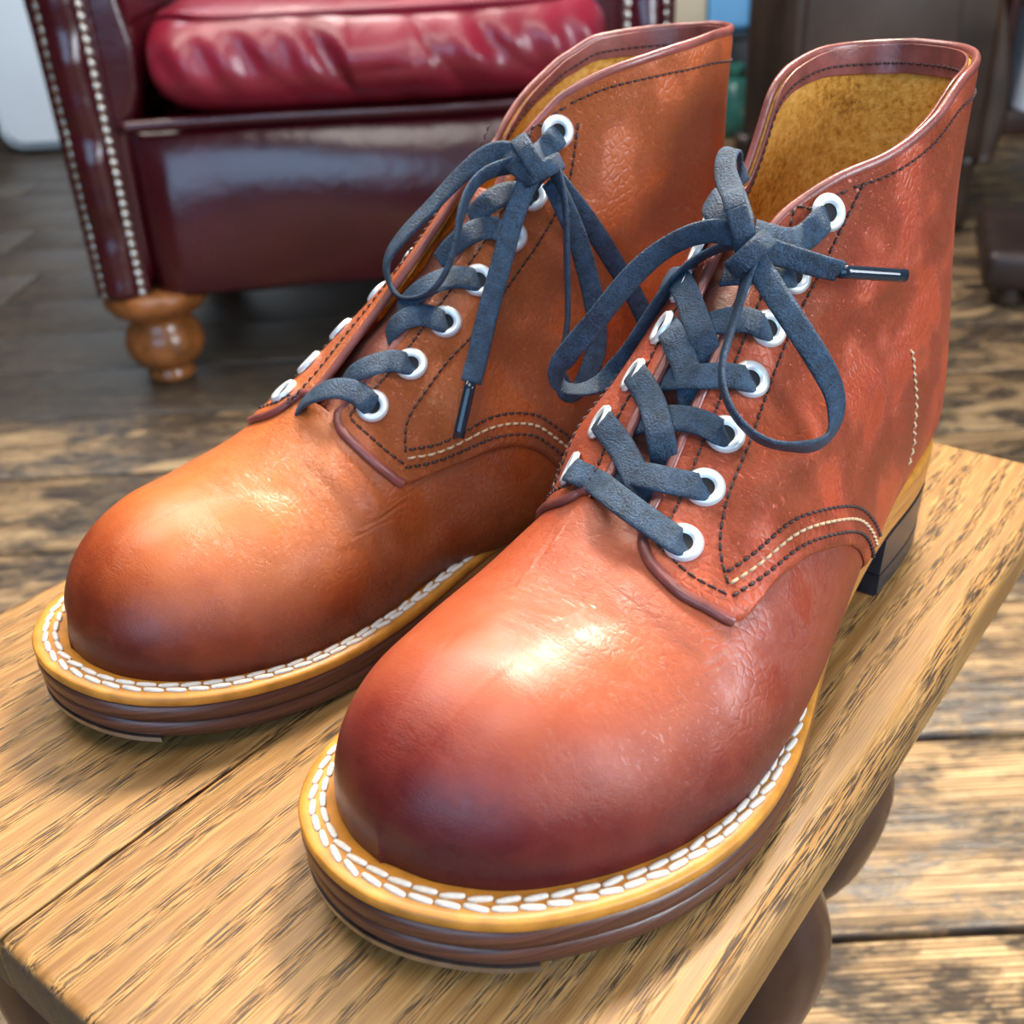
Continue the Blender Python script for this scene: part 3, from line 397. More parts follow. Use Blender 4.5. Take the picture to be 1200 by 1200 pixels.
    prism('heel_lift', [hring(.0022, 0.), hring(.0012, .04), hring(.001, .34)], M['rubber'], heel)
    p = offset_outline(_OUT, .0002); p2 = offset_outline(_OUT, .013); sel = p[:, 1] > .2785
    A = np.c_[p[sel, 0]*sx, p[sel, 1], sole_bottom(p[sel, 1])-.0009]; B_ = np.c_[p2[sel, 0]*sx, p2[sel, 1], sole_bottom(p2[sel, 1])-.0009]
    G = np.stack([A, B_], 1); V, F = shell(G+[0, 0, .0016], G); pydata('toe_plate', V, F, M['steel'], root, smooth=False)
    # --- welt stitches, each its own piece
    pr = ellprof(.00090, .00075, 8); ss = np.array([-.00305, -.0026, -.0012, 0, .0012, .0026, .00305]); sc = np.array([.42, .82, 1, 1.04, 1, .82, .42])
    V = np.stack([np.c_[np.full(8, x), pr[:, 0]*k_, pr[:, 1]*k_] for x, k_ in zip(ss, sc)]).reshape(-1, 3); F = grid_faces(7, 8, wrap=True)+[tuple(range(7, -1, -1)), tuple(range(48, 56))]
    sm = bpy.data.meshes.new('stitch'); sm.from_pydata(V.tolist(), [], F); sm.materials.append(M['white_thread'])
    for p_ in sm.polygons: p_.use_smooth = True
    rnd = random.Random(7)
    for row, fr_ in ((0, .36), (1, .62)):
        p = offset_outline(_OUT, ww*fr_); q = np.r_[p[p[:, 0] > 0], p[p[:, 0] <= 0]] if False else p
        i0 = np.argmax((q[:, 1] > .112) & (q[:, 0] > 0)); i1 = len(q)-np.argmax(((q[:, 1] > .112) & (q[:, 0] < 0))[::-1]); q = resample(q[i0:i1], step=.0006)
        s_ = np.r_[0, np.cumsum(np.linalg.norm(np.diff(q, axis=0), axis=1))]; t_ = .003+row*.003
        while t_ < s_[-1]-.003:
            f2 = lambda t: np.array([np.interp(t, s_, q[:, 0]), np.interp(t, s_, q[:, 1])])
            pt, tn = f2(t_), f2(t_+.001)-f2(t_-.001); pt3 = np.array([pt[0]*sx, pt[1], sole_bottom(pt[1])+.0170]); z1 = sole_bottom(f2(t_+.001)[1])-sole_bottom(f2(t_-.001)[1])
            d = np.array([tn[0]*sx, tn[1], z1]); an = rnd.uniform(-.12, .12)+(.10 if row else -.10); d = np.array([d[0]*math.cos(an)-d[1]*math.sin(an), d[0]*math.sin(an)+d[1]*math.cos(an), d[2]])
            d = unit(d); o = link('stitch', sm, welt); o.matrix_basis = frame_matrix(pt3, np.array([0, 0, 1.])-d*d[2], d); t_ += .0065
    return root
# ------------------------------------------------------------------ procedural materials
class NB:
    def __init__(s, name):
        s.m = bpy.data.materials.new(name); s.m.use_nodes = True; s.t = s.m.node_tree; s.b = s.t.nodes['Principled BSDF']
    def n(s, typ, **kw):
        nd = s.t.nodes.new(typ)
        for k, v in kw.items(): setattr(nd, k, v)
        return nd
    def l(s, a, b): s.t.links.new(a, b)
    def coord(s, scale=(1, 1, 1), kind='Object', rot=(0, 0, 0)):
        tc = s.n('ShaderNodeTexCoord'); mp = s.n('ShaderNodeMapping'); mp.inputs['Scale'].default_value = scale; mp.inputs['Rotation'].default_value = rot
        s.l(tc.outputs[kind], mp.inputs['Vector']); return mp.outputs[0]
    def noise(s, vec, scale, detail=4, rough=.55, dist=0.):
        nd = s.n('ShaderNodeTexNoise'); nd.inputs['Scale'].default_value = scale; nd.inputs['Detail'].default_value = detail
        nd.inputs['Roughness'].default_value = rough; nd.inputs['Distortion'].default_value = dist
        if vec is not None: s.l(vec, nd.inputs['Vector'])
        return nd.outputs['Fac']
    def voro(s, vec, scale, feature='DISTANCE_TO_EDGE'):
        nd = s.n('ShaderNodeTexVoronoi', feature=feature); nd.inputs['Scale'].default_value = scale; s.l(vec, nd.inputs['Vector']); return nd.outputs['Distance']
    def wave(s, vec, scale, dist=0, detail=2, dscale=1, direction='X'):
        nd = s.n('ShaderNodeTexWave', bands_direction=direction); nd.inputs['Scale'].default_value = scale; nd.inputs['Distortion'].default_value = dist
        nd.inputs['Detail'].default_value = detail; nd.inputs['Detail Scale'].default_value = dscale; s.l(vec, nd.inputs['Vector']); return nd.outputs['Fac']
    def math(s, op, a, b=None, clamp=False):
        nd = s.n('ShaderNodeMath', operation=op, use_clamp=clamp)
        for i, x in enumerate((a, b)):
            if x is None: continue
            if isinstance(x, (int, float)): nd.inputs[i].default_value = x
            else: s.l(x, nd.inputs[i])
        return nd.outputs[0]
    def ramp(s, fac, stops, interp='LINEAR'):
        nd = s.n('ShaderNodeValToRGB'); nd.color_ramp.interpolation = interp; e = nd.color_ramp.elements
        while len(e) < len(stops): e.new(.5)
        for el, (p, c) in zip(e, stops): el.position = p; el.color = (c if len(c) == 4 else tuple(c)+(1,)) if isinstance(c, (tuple, list)) else (c, c, c, 1)
        s.l(fac, nd.inputs[0]); return nd.outputs[0]
    def mix(s, fac, a, b, mode='MIX'):
        nd = s.n('ShaderNodeMix', data_type='RGBA', blend_type=mode)
        for i, x in ((0, fac), (6, a), (7, b)):
            if isinstance(x, (int, float)): nd.inputs[i].default_value = x
            elif isinstance(x, tuple): nd.inputs[i].default_value = x if len(x) == 4 else x+(1,)
            else: s.l(x, nd.inputs[i])
        return nd.outputs[2]
    def bump(s, h, strength, dist, prev=None):
        nd = s.n('ShaderNodeBump'); nd.inputs['Strength'].default_value = strength; nd.inputs['Distance'].default_value = dist; s.l(h, nd.inputs['Height'])
        if prev is not None: s.l(prev, nd.inputs['Normal'])
        return nd.outputs[0]
    def out(s, color=None, rough=None, normal=None, metal=None, spec=None, coat=None, coat_rough=None):
        for k, v in (('Base Color', color), ('Roughness', rough), ('Normal', normal), ('Metallic', metal), ('Specular IOR Level', spec), ('Coat Weight', coat), ('Coat Roughness', coat_rough)):
            if v is None: continue
            if isinstance(v, tuple): s.b.inputs[k].default_value = v if len(v) == 4 else v+(1,)
            elif isinstance(v, (int, float)): s.b.inputs[k].default_value = v
            else: s.l(v, s.b.inputs[k])
        return s.m
def boot_leather(name, dark, mid, light, rough=.36, wrinkle=1., coat=.13, spec=.42):
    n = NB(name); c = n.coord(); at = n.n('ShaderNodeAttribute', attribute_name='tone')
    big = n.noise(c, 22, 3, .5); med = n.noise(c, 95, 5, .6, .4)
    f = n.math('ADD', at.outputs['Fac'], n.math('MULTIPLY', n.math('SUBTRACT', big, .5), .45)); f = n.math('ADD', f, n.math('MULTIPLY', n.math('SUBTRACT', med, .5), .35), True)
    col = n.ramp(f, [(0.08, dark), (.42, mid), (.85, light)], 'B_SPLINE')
    # fine web of creases, paler on the ridges
    web = n.voro(n.coord((1, 1.3, 1.1)), 300); fine = n.voro(c, 1000); cr = n.noise(n.coord((90, 520, 420)), 1., 6, .68, 1.4); rid = n.math('SUBTRACT', 1., n.math('MULTIPLY', n.math('ABSOLUTE', n.math('SUBTRACT', cr, .5)), 9.), True)
    mask = n.ramp(n.noise(c, 34, 2), [(.40, 0.), (.62, 1.)])
    sp = n.n('ShaderNodeSeparateXYZ'); n.l(c, sp.inputs[0]); wm = n.ramp(n.math('MULTIPLY', sp.outputs['Y'], 3.2), [(.66, 1.), (.79, .10)])
    line = n.math('MULTIPLY', n.math('MULTIPLY', rid, mask), wm); web = n.math('MULTIPLY', n.math('MINIMUM', web, .22), wm)
    col = n.mix(n.math('MULTIPLY', line, .42*wrinkle), col, light)
    vein = n.voro(n.coord((1.0, 1.9, 1.5), rot=(.5, .2, .6)), 420); vn = n.math('MULTIPLY', n.math('MULTIPLY', n.ramp(vein, [(.0, 1.), (.07, 0.)]), n.ramp(n.noise(c, 26, 3), [(.36, .1), (.56, 1.)])), wm)
    col = n.mix(n.math('MULTIPLY', vn, .38*wrinkle), col, (light[0]*1.15, light[1]*1.35, light[2]*1.5))
    nb = n.bump(n.math('MINIMUM', fine, .3), .16, .0004)
    nb = n.bump(web, .5*wrinkle, .0011, nb); nb = n.bump(line, .6*wrinkle, .0010, nb); nb = n.bump(n.noise(c, 45, 2), .15, .0025, nb)
    r = n.math('ADD', n.math('MULTIPLY', med, .22), rough-.11)
    return n.out(col, r, nb, spec=spec, coat=coat, coat_rough=.32)
def simple(name, col, rough=.5, var=.15, scale=60, metal=0., bump=0., bscale=400, bdist=.0005, spec=.5):
    n = NB(name); c = n.coord(); f = n.noise(c, scale, 4)
    d = tuple(x*(1-var*1.6) for x in col); e = tuple(min(1, x*(1+var*1.6)) for x in col)
    nb = n.bump(n.noise(c, bscale, 4), bump, bdist) if bump else None
    return n.out(n.ramp(f, [(.25, d), (.75, e)]), rough, nb, metal, spec)
def oak(name, seed, base=(.24, .112, .032), pale=(.46, .255, .084), dark=(.035, .019, .010)):
    """oak board, grain along the object's X"""
    n = NB(name); tc = n.n('ShaderNodeTexCoord'); ad = n.n('ShaderNodeVectorMath', operation='ADD'); ad.inputs[1].default_value = (seed*.37, seed*.21, 0); n.l(tc.outputs['Object'], ad.inputs[0])
    def mp(sc):
        m = n.n('ShaderNodeMapping'); m.inputs['Scale'].default_value = sc; n.l(ad.outputs[0], m.inputs[0]); return m.outputs[0]
    ring = n.wave(mp((1.6, 9., 5)), 3.2, 7, 3, 1.3, 'Y'); tonal = n.noise(mp((3, 14, 8)), 2.2, 4, .6)
    col = n.ramp(n.math('ADD', n.math('MULTIPLY', ring, .45), n.math('MULTIPLY', tonal, .6), True), [(.2, base), (.55, pale), (.9, (pale[0]*.86, pale[1]*.74, pale[2]*.6))])
    fib = n.noise(mp((40, 2400, 900)), 1., 3, .6); col = n.mix(n.ramp(fib, [(.35, .55), (.6, 0.)]), col, (base[0]*.45, base[1]*.42, base[2]*.38))
    # open pores: short dark dashes gathered along the growth rings
    por = n.noise(mp((85, 2600, 1200)), 1., 2, .5); band = n.ramp(n.math('ADD', n.math('MULTIPLY', ring, .6), n.math('MULTIPLY', n.noise(mp((26, 80, 40)), 1., 3), .55)), [(.42, 0.), (.72, 1.)])
    pore = n.math('MULTIPLY', n.ramp(por, [(.49, 0.), (.55, 1.)]), band)
    col = n.mix(n.math('MULTIPLY', pore, .95), col, dark)
    wear = n.ramp(n.noise(mp((4, 6, 4)), 2.6, 5, .7), [(.55, 0.), (.78, 1.)]); col = n.mix(n.math('MULTIPLY', wear, .35), col, (.16, .11, .075))
    sp = n.n('ShaderNodeSeparateXYZ'); n.l(tc.outputs['Normal'], sp.inputs[0]); end = n.ramp(n.math('ABSOLUTE', sp.outputs['X']), [(.55, 0.), (.85, 1.)])
    col = n.mix(n.math('MULTIPLY', end, .85), col, (.060, .042, .030))
    nb = n.bump(n.math('SUBTRACT', 1., pore), .5, .0006); nb = n.bump(fib, .18, .0004, nb)
    return n.out(col, n.math('ADD', n.math('MULTIPLY', fib, .2), .38), nb, spec=.4)
def floorboard(name, seed, paint=.44):
    n = NB(name); tc = n.n('ShaderNodeTexCoord'); ad = n.n('ShaderNodeVectorMath', operation='ADD'); ad.inputs[1].default_value = (seed*1.7, seed*.9, 0); n.l(tc.outputs['Object'], ad.inputs[0])
    def mp(sc):
        m = n.n('ShaderNodeMapping'); m.inputs['Scale'].default_value = sc; n.l(ad.outputs[0], m.inputs[0]); return m.outputs[0]
    g = n.noise(mp((2.2, 26, 20)), 3., 6, .68); lines = n.wave(mp((.6, 30, 10)), 2.4, 4, 3, 1.6, 'Y')
    col = n.ramp(n.math('ADD', n.math('MULTIPLY', g, .8), n.math('MULTIPLY', lines, .22)), [(.30, (.045, .025, .012)), (.48, (.26, .155, .068)), (.70, (.62, .43, .22))])
    worn = n.ramp(n.noise(mp((2.4, 5.5, 4)), 2.6, 8, .74, .5), [(paint, 0.), (paint+.08, 1.)]); fle = n.ramp(n.noise(mp((22, 60, 30)), 2., 5, .7), [(.46, 1.), (.64, .42 if paint > .4 else .75)])
    dk = n.math('MULTIPLY', worn, fle); col = n.mix(n.math('MULTIPLY', dk, .93), col, (.030, .026, .024))
    cr = n.ramp(n.noise(mp((3, 120, 60)), 2.4, 4, .6), [(.36, 1.), (.46, 0.)]); col = n.mix(n.math('MULTIPLY', cr, .7), col, (.035, .024, .016))
    nb = n.bump(g, .6, .004); nb = n.bump(n.math('SUBTRACT', 1., cr), .5, .002, nb)
    return n.out(col, n.math('SUBTRACT', .62, n.math('MULTIPLY', dk, .30)), nb, spec=.45)
def chair_leather(name, col, rough, lite):
    n = NB(name); c = n.coord(); f = n.noise(c, 5, 4, .6); cl = n.ramp(f, [(.25, tuple(x*.55 for x in col)), (.55, col), (.8, lite)])
    nb = n.bump(n.voro(c, 260), .12, .0012); nb = n.bump(n.noise(c, 14, 3), .25, .012, nb)
    return n.out(cl, n.math('ADD', rough-.05, n.math('MULTIPLY', f, .12)), nb, spec=.6, coat=.25, coat_rough=.15)
def suede():
    n = NB('suede'); c = n.coord(); f = n.noise(c, 420, 5, .75); g = n.noise(c, 40, 3)
    col = n.ramp(n.math('ADD', n.math('MULTIPLY', f, .7), n.math('MULTIPLY', g, .4)), [(.36, (.22, .075, .010)), (.52, (.60, .28, .045)), (.75, (.85, .50, .14))])
    return n.out(col, .95, n.bump(f, .8, .0012), spec=.1)
def lace_mat():
    n = NB('waxed_lace'); c = n.coord(); w = n.noise(c, 1500, 3, .7); d = n.noise(c, 300, 3)
    col = n.ramp(n.math('ADD', n.math('MULTIPLY', w, .6), n.math('MULTIPLY', d, .4)), [(.35, (.004, .011, .024)), (.68, (.040, .098, .175))])
    return n.out(col, .52, n.bump(w, .9, .0009), spec=.5)
def sole_edge():
    n = NB('sole_edge'); c = n.coord(); st = n.noise(n.coord((20, 20, 1600)), 1., 3, .6)
    sp = n.n('ShaderNodeSeparateXYZ'); n.l(c, sp.inputs[0]); rear = n.ramp(n.math('MULTIPLY', sp.outputs['Y'], 3.3), [(.40, 1.), (.62, 0.)])
    a = n.ramp(st, [(.3, (.050, .016, .010)), (.7, (.125, .042, .024))]); b_ = n.ramp(st, [(.3, (.36, .13, .03)), (.7, (.56, .25, .06))])
    return n.out(n.mix(rear, a, b_), .38, n.bump(st, .3, .0005), spec=.5, coat=.2, coat_rough=.25)
MT = dict(
 vampR=boot_leather('leather_vamp_red', (.065, .005, .008), (.215, .022, .015), (.41, .092, .030), .37, .6),
 quarterR=boot_leather('leather_quarter_red', (.11, .009, .010), (.36, .040, .020), (.52, .115, .040), .40, 1.3, .04, .36),
 vampL=boot_leather('leather_vamp_brown', (.085, .009, .004), (.30, .043, .010), (.50, .145, .034), .35, .75),
 quarterL=boot_leather('leather_quarter_brown', (.10, .011, .006), (.36, .060, .015), (.54, .15, .040), .39, 1.15, .05, .38),
 tongue=boot_leather('leather_tongue', (.14, .03, .022), (.33, .085, .05), (.45, .15, .09), .45, 1.),
 binding=simple('rolled_leather', (.215, .062, .052), .30, .28, 90, bump=.25, bscale=600),
 suede=suede(), lace=lace_mat(), sole_edge=sole_edge(),
 welt=simple('welt_leather', (.50, .205, .028), .42, .2, 120, bump=.2, bscale=900),
 dark_thread=simple('dark_thread', (.045, .020, .018), .6, .1, 900), cream_thread=simple('cream_thread', (.62, .42, .24), .7, .15, 900), white_thread=simple('white_thread', (.66, .60, .53), .7, .08, 900, bump=.5, bscale=1800),
 nickel=simple('nickel', (.80, .84, .86), .36, .04, 300, metal=.35), hole_shade=simple('eyelet_shade_disc', (.006, .006, .008), .8, .1),
 steel=simple('steel', (.42, .42, .42), .35, .2, 200, metal=1.), aglet=simple('aglet_plastic', (.012, .022, .035), .12, .1), rubber=simple('black_rubber', (.020, .026, .034), .35, .2, 200), heel=simple('heel_stack', (.024, .030, .040), .32, .2, 200),
 chair=chair_leather('burgundy_leather', (.050, .002, .006), .24, (.085, .004, .010)), cushion=chair_leather('cushion_leather', (.27, .010, .030), .36, (.38, .03, .06)),
 nail=simple('antique_nail', (.55, .53, .48), .28, .2, 400, metal=.9), foot=simple('turned_wood', (.26, .085, .022), .25, .35, 30, spec=.6),
 legwood=simple('stool_leg_wood', (.055, .022, .014), .28, .3, 30, spec=.6))
# ------------------------------------------------------------------ generic solids
def bevel_box(name, size, mat, parent=None, loc=(0, 0, 0), bev=.004, seg=3, rot=None):
    bm = bmesh.new(); bmesh.ops.create_cube(bm, size=1.); bmesh.ops.scale(bm, vec=size, verts=bm.verts)
    if bev: bmesh.ops.bevel(bm, geom=list(bm.edges), offset=bev, segments=seg, affect='EDGES', profile=.5)
    me = bpy.data.meshes.new(name); bm.to_mesh(me); bm.free(); me.materials.append(mat)
    for p in me.polygons: p.use_smooth = bev > 0
    o = link(name, me, parent); o.location = loc
    if rot: o.rotation_euler = rot
    return o
def lathe_obj(name, prof, mat, parent=None, loc=(0, 0, 0), n=40):
    V, F = lathe(prof, n); k = len(V); V = np.r_[V, [[0, 0, prof[0][1]]], [[0, 0, prof[-1][1]]]]
    F = F+[((i+1) % n, i, k) for i in range(n)]+[(k-n+i, k-n+(i+1) % n, k+1) for i in range(n)]
    o = pydata(name, V, F, mat, parent); o.location = loc; return o
def extrude_poly(name, poly, y0, y1, mat, parent=None, smooth=True, bulge=0.):
    """profile in X-Z, extruded along Y, with rounded ends"""
    poly = np.asarray(poly, float); c = poly.mean(0); n = len(poly); rs = []
    r = min(.02, abs(y1-y0)*.2)
    for t in np.linspace(0, np.pi/2, 5): rs.append((y0+r*(1-math.sin(t)), 1-(1-math.cos(math.pi/2-t))*0, r*(1-math.sin(t))))
    ys = []
    for t in np.linspace(0, np.pi/2, 5): ys.append((y0+r*(1-math.sin(t)), r*(1-math.cos(t)) if 0 else r*(1-math.sin(math.pi/2-0)) ))
    V = []; Fk = 0
    tg = np.roll(poly, -1, 0)-np.roll(poly, 1, 0); tg = unit(tg); nr = np.c_[tg[:, 1], -tg[:, 0]]
    area_ = .5*np.sum(poly[:, 0]*np.roll(poly[:, 1], -1)-np.roll(poly[:, 0], -1)*poly[:, 1])
    if area_ < 0: nr = -nr
    st = [(y0+r*(1-math.sin(t)), r*(1-math.cos(t))) for t in np.linspace(np.pi/2, 0, 5)]
    st = [(y0+r*(1-math.cos(t)), r*(1-math.sin(t))) for t in np.linspace(0, np.pi/2, 5)]
    st += [(y1-r*(1-math.cos(t)), r*(1-math.sin(t))) for t in np.linspace(np.pi/2, 0, 5)]
    V = np.concatenate([np.c_[poly[:, 0]-nr[:, 0]*d, np.full(n, y), poly[:, 1]-nr[:, 1]*d] for y, d in st]); k = len(V)
    F = grid_faces(len(st), n, wrap=True)+[tuple(range(n)), tuple(range(k-n, k))]
    return pydata(name, V, F, mat, parent, smooth=smooth)
# ------------------------------------------------------------------ setting: floor of worn planks, walls
floor = tag(bevel_box('floor', (9, 10, .02), simple('subfloor', (.012, .009, .007), .8), None, (0, 3.2, -.024), 0), kind='structure')
PW = .2; rnd = random.Random(3); pm = [floorboard('floor_plank_wood_%s' % k, i*3.1+1) for i, k in enumerate('abcdef')]
pd = [floorboard('floor_plank_painted_%s' % k, i*2.3+7, .30) for i, k in enumerate('abc')]
pmesh = {}
for j in range(-4, 44):
    y = .505+PW*(j-2)
    if y < -.9 or y > 7.9: continue
    x = -4.4+rnd.uniform(-.6, .3)
    while x < 4.4:
        L = rnd.choice((1.8, 2.4, 3.0))
        if y > 1.45 and x < .45 and x+L > .45: L = round(.55+.1*rnd.randrange(3)-x, 3)   # rows break here: dark-painted planks to the left, plain ones to the right
        if L < .3: x += L; continue
        dk = y > 1.45 and x+L < .9; k = rnd.randrange(3 if dk else 6); key = (L, k, dk)
        if key not in pmesh:
            o = bevel_box('plank', (L-.004, PW-.006, .014), (pd if dk else pm)[k], floor, (0, 0, 0), .0025, 2); pmesh[key] = o.data
        else: o = link('plank', pmesh[key], floor)
        o.location = (x+L/2, y+PW/2-3.2, .024-.007+rnd.uniform(-.0012, 0)); x += L
plaster = simple('wall_plaster', (.16, .13, .11), .8, .2, 3); pale = simple('wall_pale', (.62, .64, .66), .8, .1, 3)
tag(bevel_box('wall_left', (.1, 9.2, 2.7), plaster, None, (-4.0, 3.4, 1.35), 0), kind='structure'); tag(bevel_box('wall_right', (.1, 9.2, 2.7), plaster, None, (4.0, 3.4, 1.35), 0), kind='structure')
tag(bevel_box('wall_back', (9, .1, 2.7), plaster, None, (0, 7.95, 1.35), 0), kind='structure')
# ------------------------------------------------------------------ the stool
e_ = np.array([.629, .777]); n_ = np.array([.777, -.629]); ang = math.atan2(.777, .629)
def st(e, n): return e_*e+n_*n
c0 = st(.265, -.2185); stool = tag(empty('oak_stool', (c0[0], c0[1], 0), ang), 'low stool with worn oak plank top under the two boots', 'stool')
def board(nc, wd, seed, r_in, r_out):
    # stool frame: X along the grain, Y = -n; crisp at the joint, worn round at the outer edge
    T = .022; sg = 1 if seed == 0 else -1; pts = []
    for (cy, cz, r, a0) in ((wd/2, 0, r_out, 0), (-wd/2, 0, r_in, 90), (-wd/2, -T, .001, 180), (wd/2, -T, .003, 270)):
        sy = 1 if cy > 0 else -1; szz = 1 if cz == 0 else -1
        for a in np.radians(np.linspace(a0, a0+90, 7)): pts.append((cy-sy*r+r*math.cos(a), cz-szz*r+r*math.sin(a)))
    po = np.array(pts); po[:, 0] *= sg; n = len(po); st_ = [(-.206+.004*(1-math.cos(t)), .004*(1-math.sin(t))) for t in np.linspace(0, np.pi/2, 5)]+[(.206-.004*(1-math.cos(t)), .004*(1-math.sin(t))) for t in np.linspace(np.pi/2, 0, 5)]
    cz = -T/2; V = np.concatenate([np.c_[np.full(n, x), po[:, 0]*(1-d/(wd/2)*.3), (po[:, 1]-cz)*(1-d/(T/2))+cz] for x, d in st_]); k = len(V)
    o = pydata('top_plank', V, grid_faces(len(st_), n, wrap=True)+[tuple(range(n)), tuple(range(k-n, k))], oak('oak_top_%s' % 'ab'[seed], seed+1), stool); o.location = (0, -(nc+.2185), STOOL_H); return o
board(-.29850, .1446, 0, .0005, .006); board(-.14610, .1580, 1, .0005, .0075)
for s in (1, -1): bevel_box('apron', (.33, .018, .05), MT['legwood'], stool, (0, s*.115, STOOL_H-.047), .003)
for s in (1, -1): bevel_box('apron', (.018, .215, .05), MT['legwood'], stool, (s*.165, 0, STOOL_H-.047), .003)
def cabriole(x, y):
    # knee bulges outward, ankle draws in, small round foot
    zs = np.array([0, .012, .03, .06, .12, .18, .23, .27, .31, .35, .398]); off = np.array([-.012, -.008, -.014, -.022, -.030, -.030, -.018, -.002, .004, -.006, -.020]); r = np.array([.012, .021, .023, .015, .0135, .016, .021, .025, .026, .023, .020])
    z = np.linspace(0, .398, 40); o_ = pchip(zs, off, z); rr = pchip(zs, r, z); d = np.array([0, np.sign(y)]); n = 20; a = 2*np.pi*np.arange(n)/n
    V = np.stack([x+d[0]*o_[:, None]+rr[:, None]*np.cos(a), y+d[1]*o_[:, None]+rr[:, None]*np.sin(a), np.repeat(z[:, None], n, 1)], -1).reshape(-1, 3)
    F = grid_faces(40, n, wrap=True)+[tuple(range(n-1, -1, -1)), tuple(range(39*n, 40*n))]
    return pydata('leg', V, F, MT['legwood'], stool)
for s in (1, -1):
    cabriole(-.006, s*.112); cabriole(.083, s*.102); cabriole(-.160, s*.112)
# ------------------------------------------------------------------ the burgundy armchair
psi = math.radians(5.); chair = tag(empty('leather_armchair', (-.545, 1.60, 0), psi), 'burgundy leather armchair with nail-head trim and plump seat cushion', 'armchair')
arm = [(-.077, .150), (.022, .150), (.024, .30), (.026, .385), (.040, .41), (.058, .45), (.062, .50), (.052, .56), (.050, .62), (.060, .66), (.050, .70), (.01, .725), (-.05, .725), (-.095, .70), (-.105, .66), (-.090, .63), (-.079, .58), (-.077, .40)]
def smooth_poly(p, k=6):
    p = np.array(p+p[:1]); s = np.arange(len(p)); q = np.stack([np.interp(np.linspace(0, len(p)-1, (len(p)-1)*k+1)[:-1], s, p[:, i]) for i in (0, 1)], 1)
    for _ in range(6): q = .5*q+.25*(np.roll(q, 1, 0)+np.roll(q, -1, 0))
    return q
nv_, nf_ = lathe([(.0073, 0), (.0070, .0018), (.005, .0034), (.0026, .0045), (.0004, .0049)], 12); nail_me = bpy.data.meshes.new('nail_head'); nail_me.from_pydata(nv_.tolist(), [], nf_); nail_me.materials.append(MT['nail'])
for p_ in nail_me.polygons: p_.use_smooth = True
def chair_arm(x0, mir, z_lo):
    po = smooth_poly(arm); po = np.c_[po[:, 0]*mir+x0, po[:, 1]]; a = extrude_poly('arm', po, .012, .70, MT['chair'], chair)
    # padded front facing between the two nail rows
    z = np.linspace(.155, .70, 60); x = np.linspace(0, 1, 24); X = x0+mir*(-.0705+.081*x[None]+0*z[:, None]); Z = z[:, None]+0*X
    prof = np.where((x > .16) & (x < .83), np.sin(np.pi*np.clip((x-.16)/.67, 0, 1))**.6*.017, 0)*(1+.16*np.sin(z*41+1)+.1*np.sin(z*93))[:, None]
    edge = .004*np.sqrt(np.clip(np.minimum(x, 1-x)*12, 0, 1)); Y = .012-prof-edge-.003
    V, F = shell(np.stack([X, Y, Z], -1), np.stack([X, 0*X+.018, Z], -1)); pydata('arm_facing', V, F, MT['chair'], chair)
    for xn in (-.0565, -.004):
        zz = z_lo
        while zz < .69:
            o = link('nail_head', nail_me, chair); o.matrix_basis = Matrix.Translation((x0+mir*xn, .0055, zz)) @ Matrix.Rotation(math.pi/2, 4, 'X'); zz += .0148
chair_arm(0, 1, .158); chair_arm(.802-.055+.0, -1, .43)
# front rail: convex upholstered panel with a bead above
x = np.linspace(.018, .735, 80); z = np.linspace(.150, .392, 40)
X, Z = np.meshgrid(x, z, indexing='ij'); tx = np.clip(np.minimum(x-.018, .735-x)/.05, 0, 1); tz = (z-.150)/.242
Y = .030-.048*np.outer(tx**.5, np.sin(np.pi*np.clip(tz*.86+.14, 0, 1))**.55)-.006*np.sin(X*9+Z*14)*tx[:, None]
V, F = shell(np.stack([X, Y, Z], -1), np.stack([X, 0*X+.06, Z], -1)); pydata('front_rail', V, F, MT['chair'], chair)
px_ = np.c_[np.linspace(.016, .737, 60), np.full(60, .006), .3975+.002*np.sin(np.linspace(0, 7, 60))]; V, F = sweep(px_, np.tile([0, -1., 0], (60, 1)), ellprof(.0085, .0085, 12)); pydata('piping', V, F, MT['chair'], chair)
bevel_box('seat_platform', (.70, .60, .22), MT['chair'], chair, (.376, .345, .275), .012)
bevel_box('backrest', (.90, .16, .75), MT['chair'], chair, (.374, .72, .53), .05, 6)
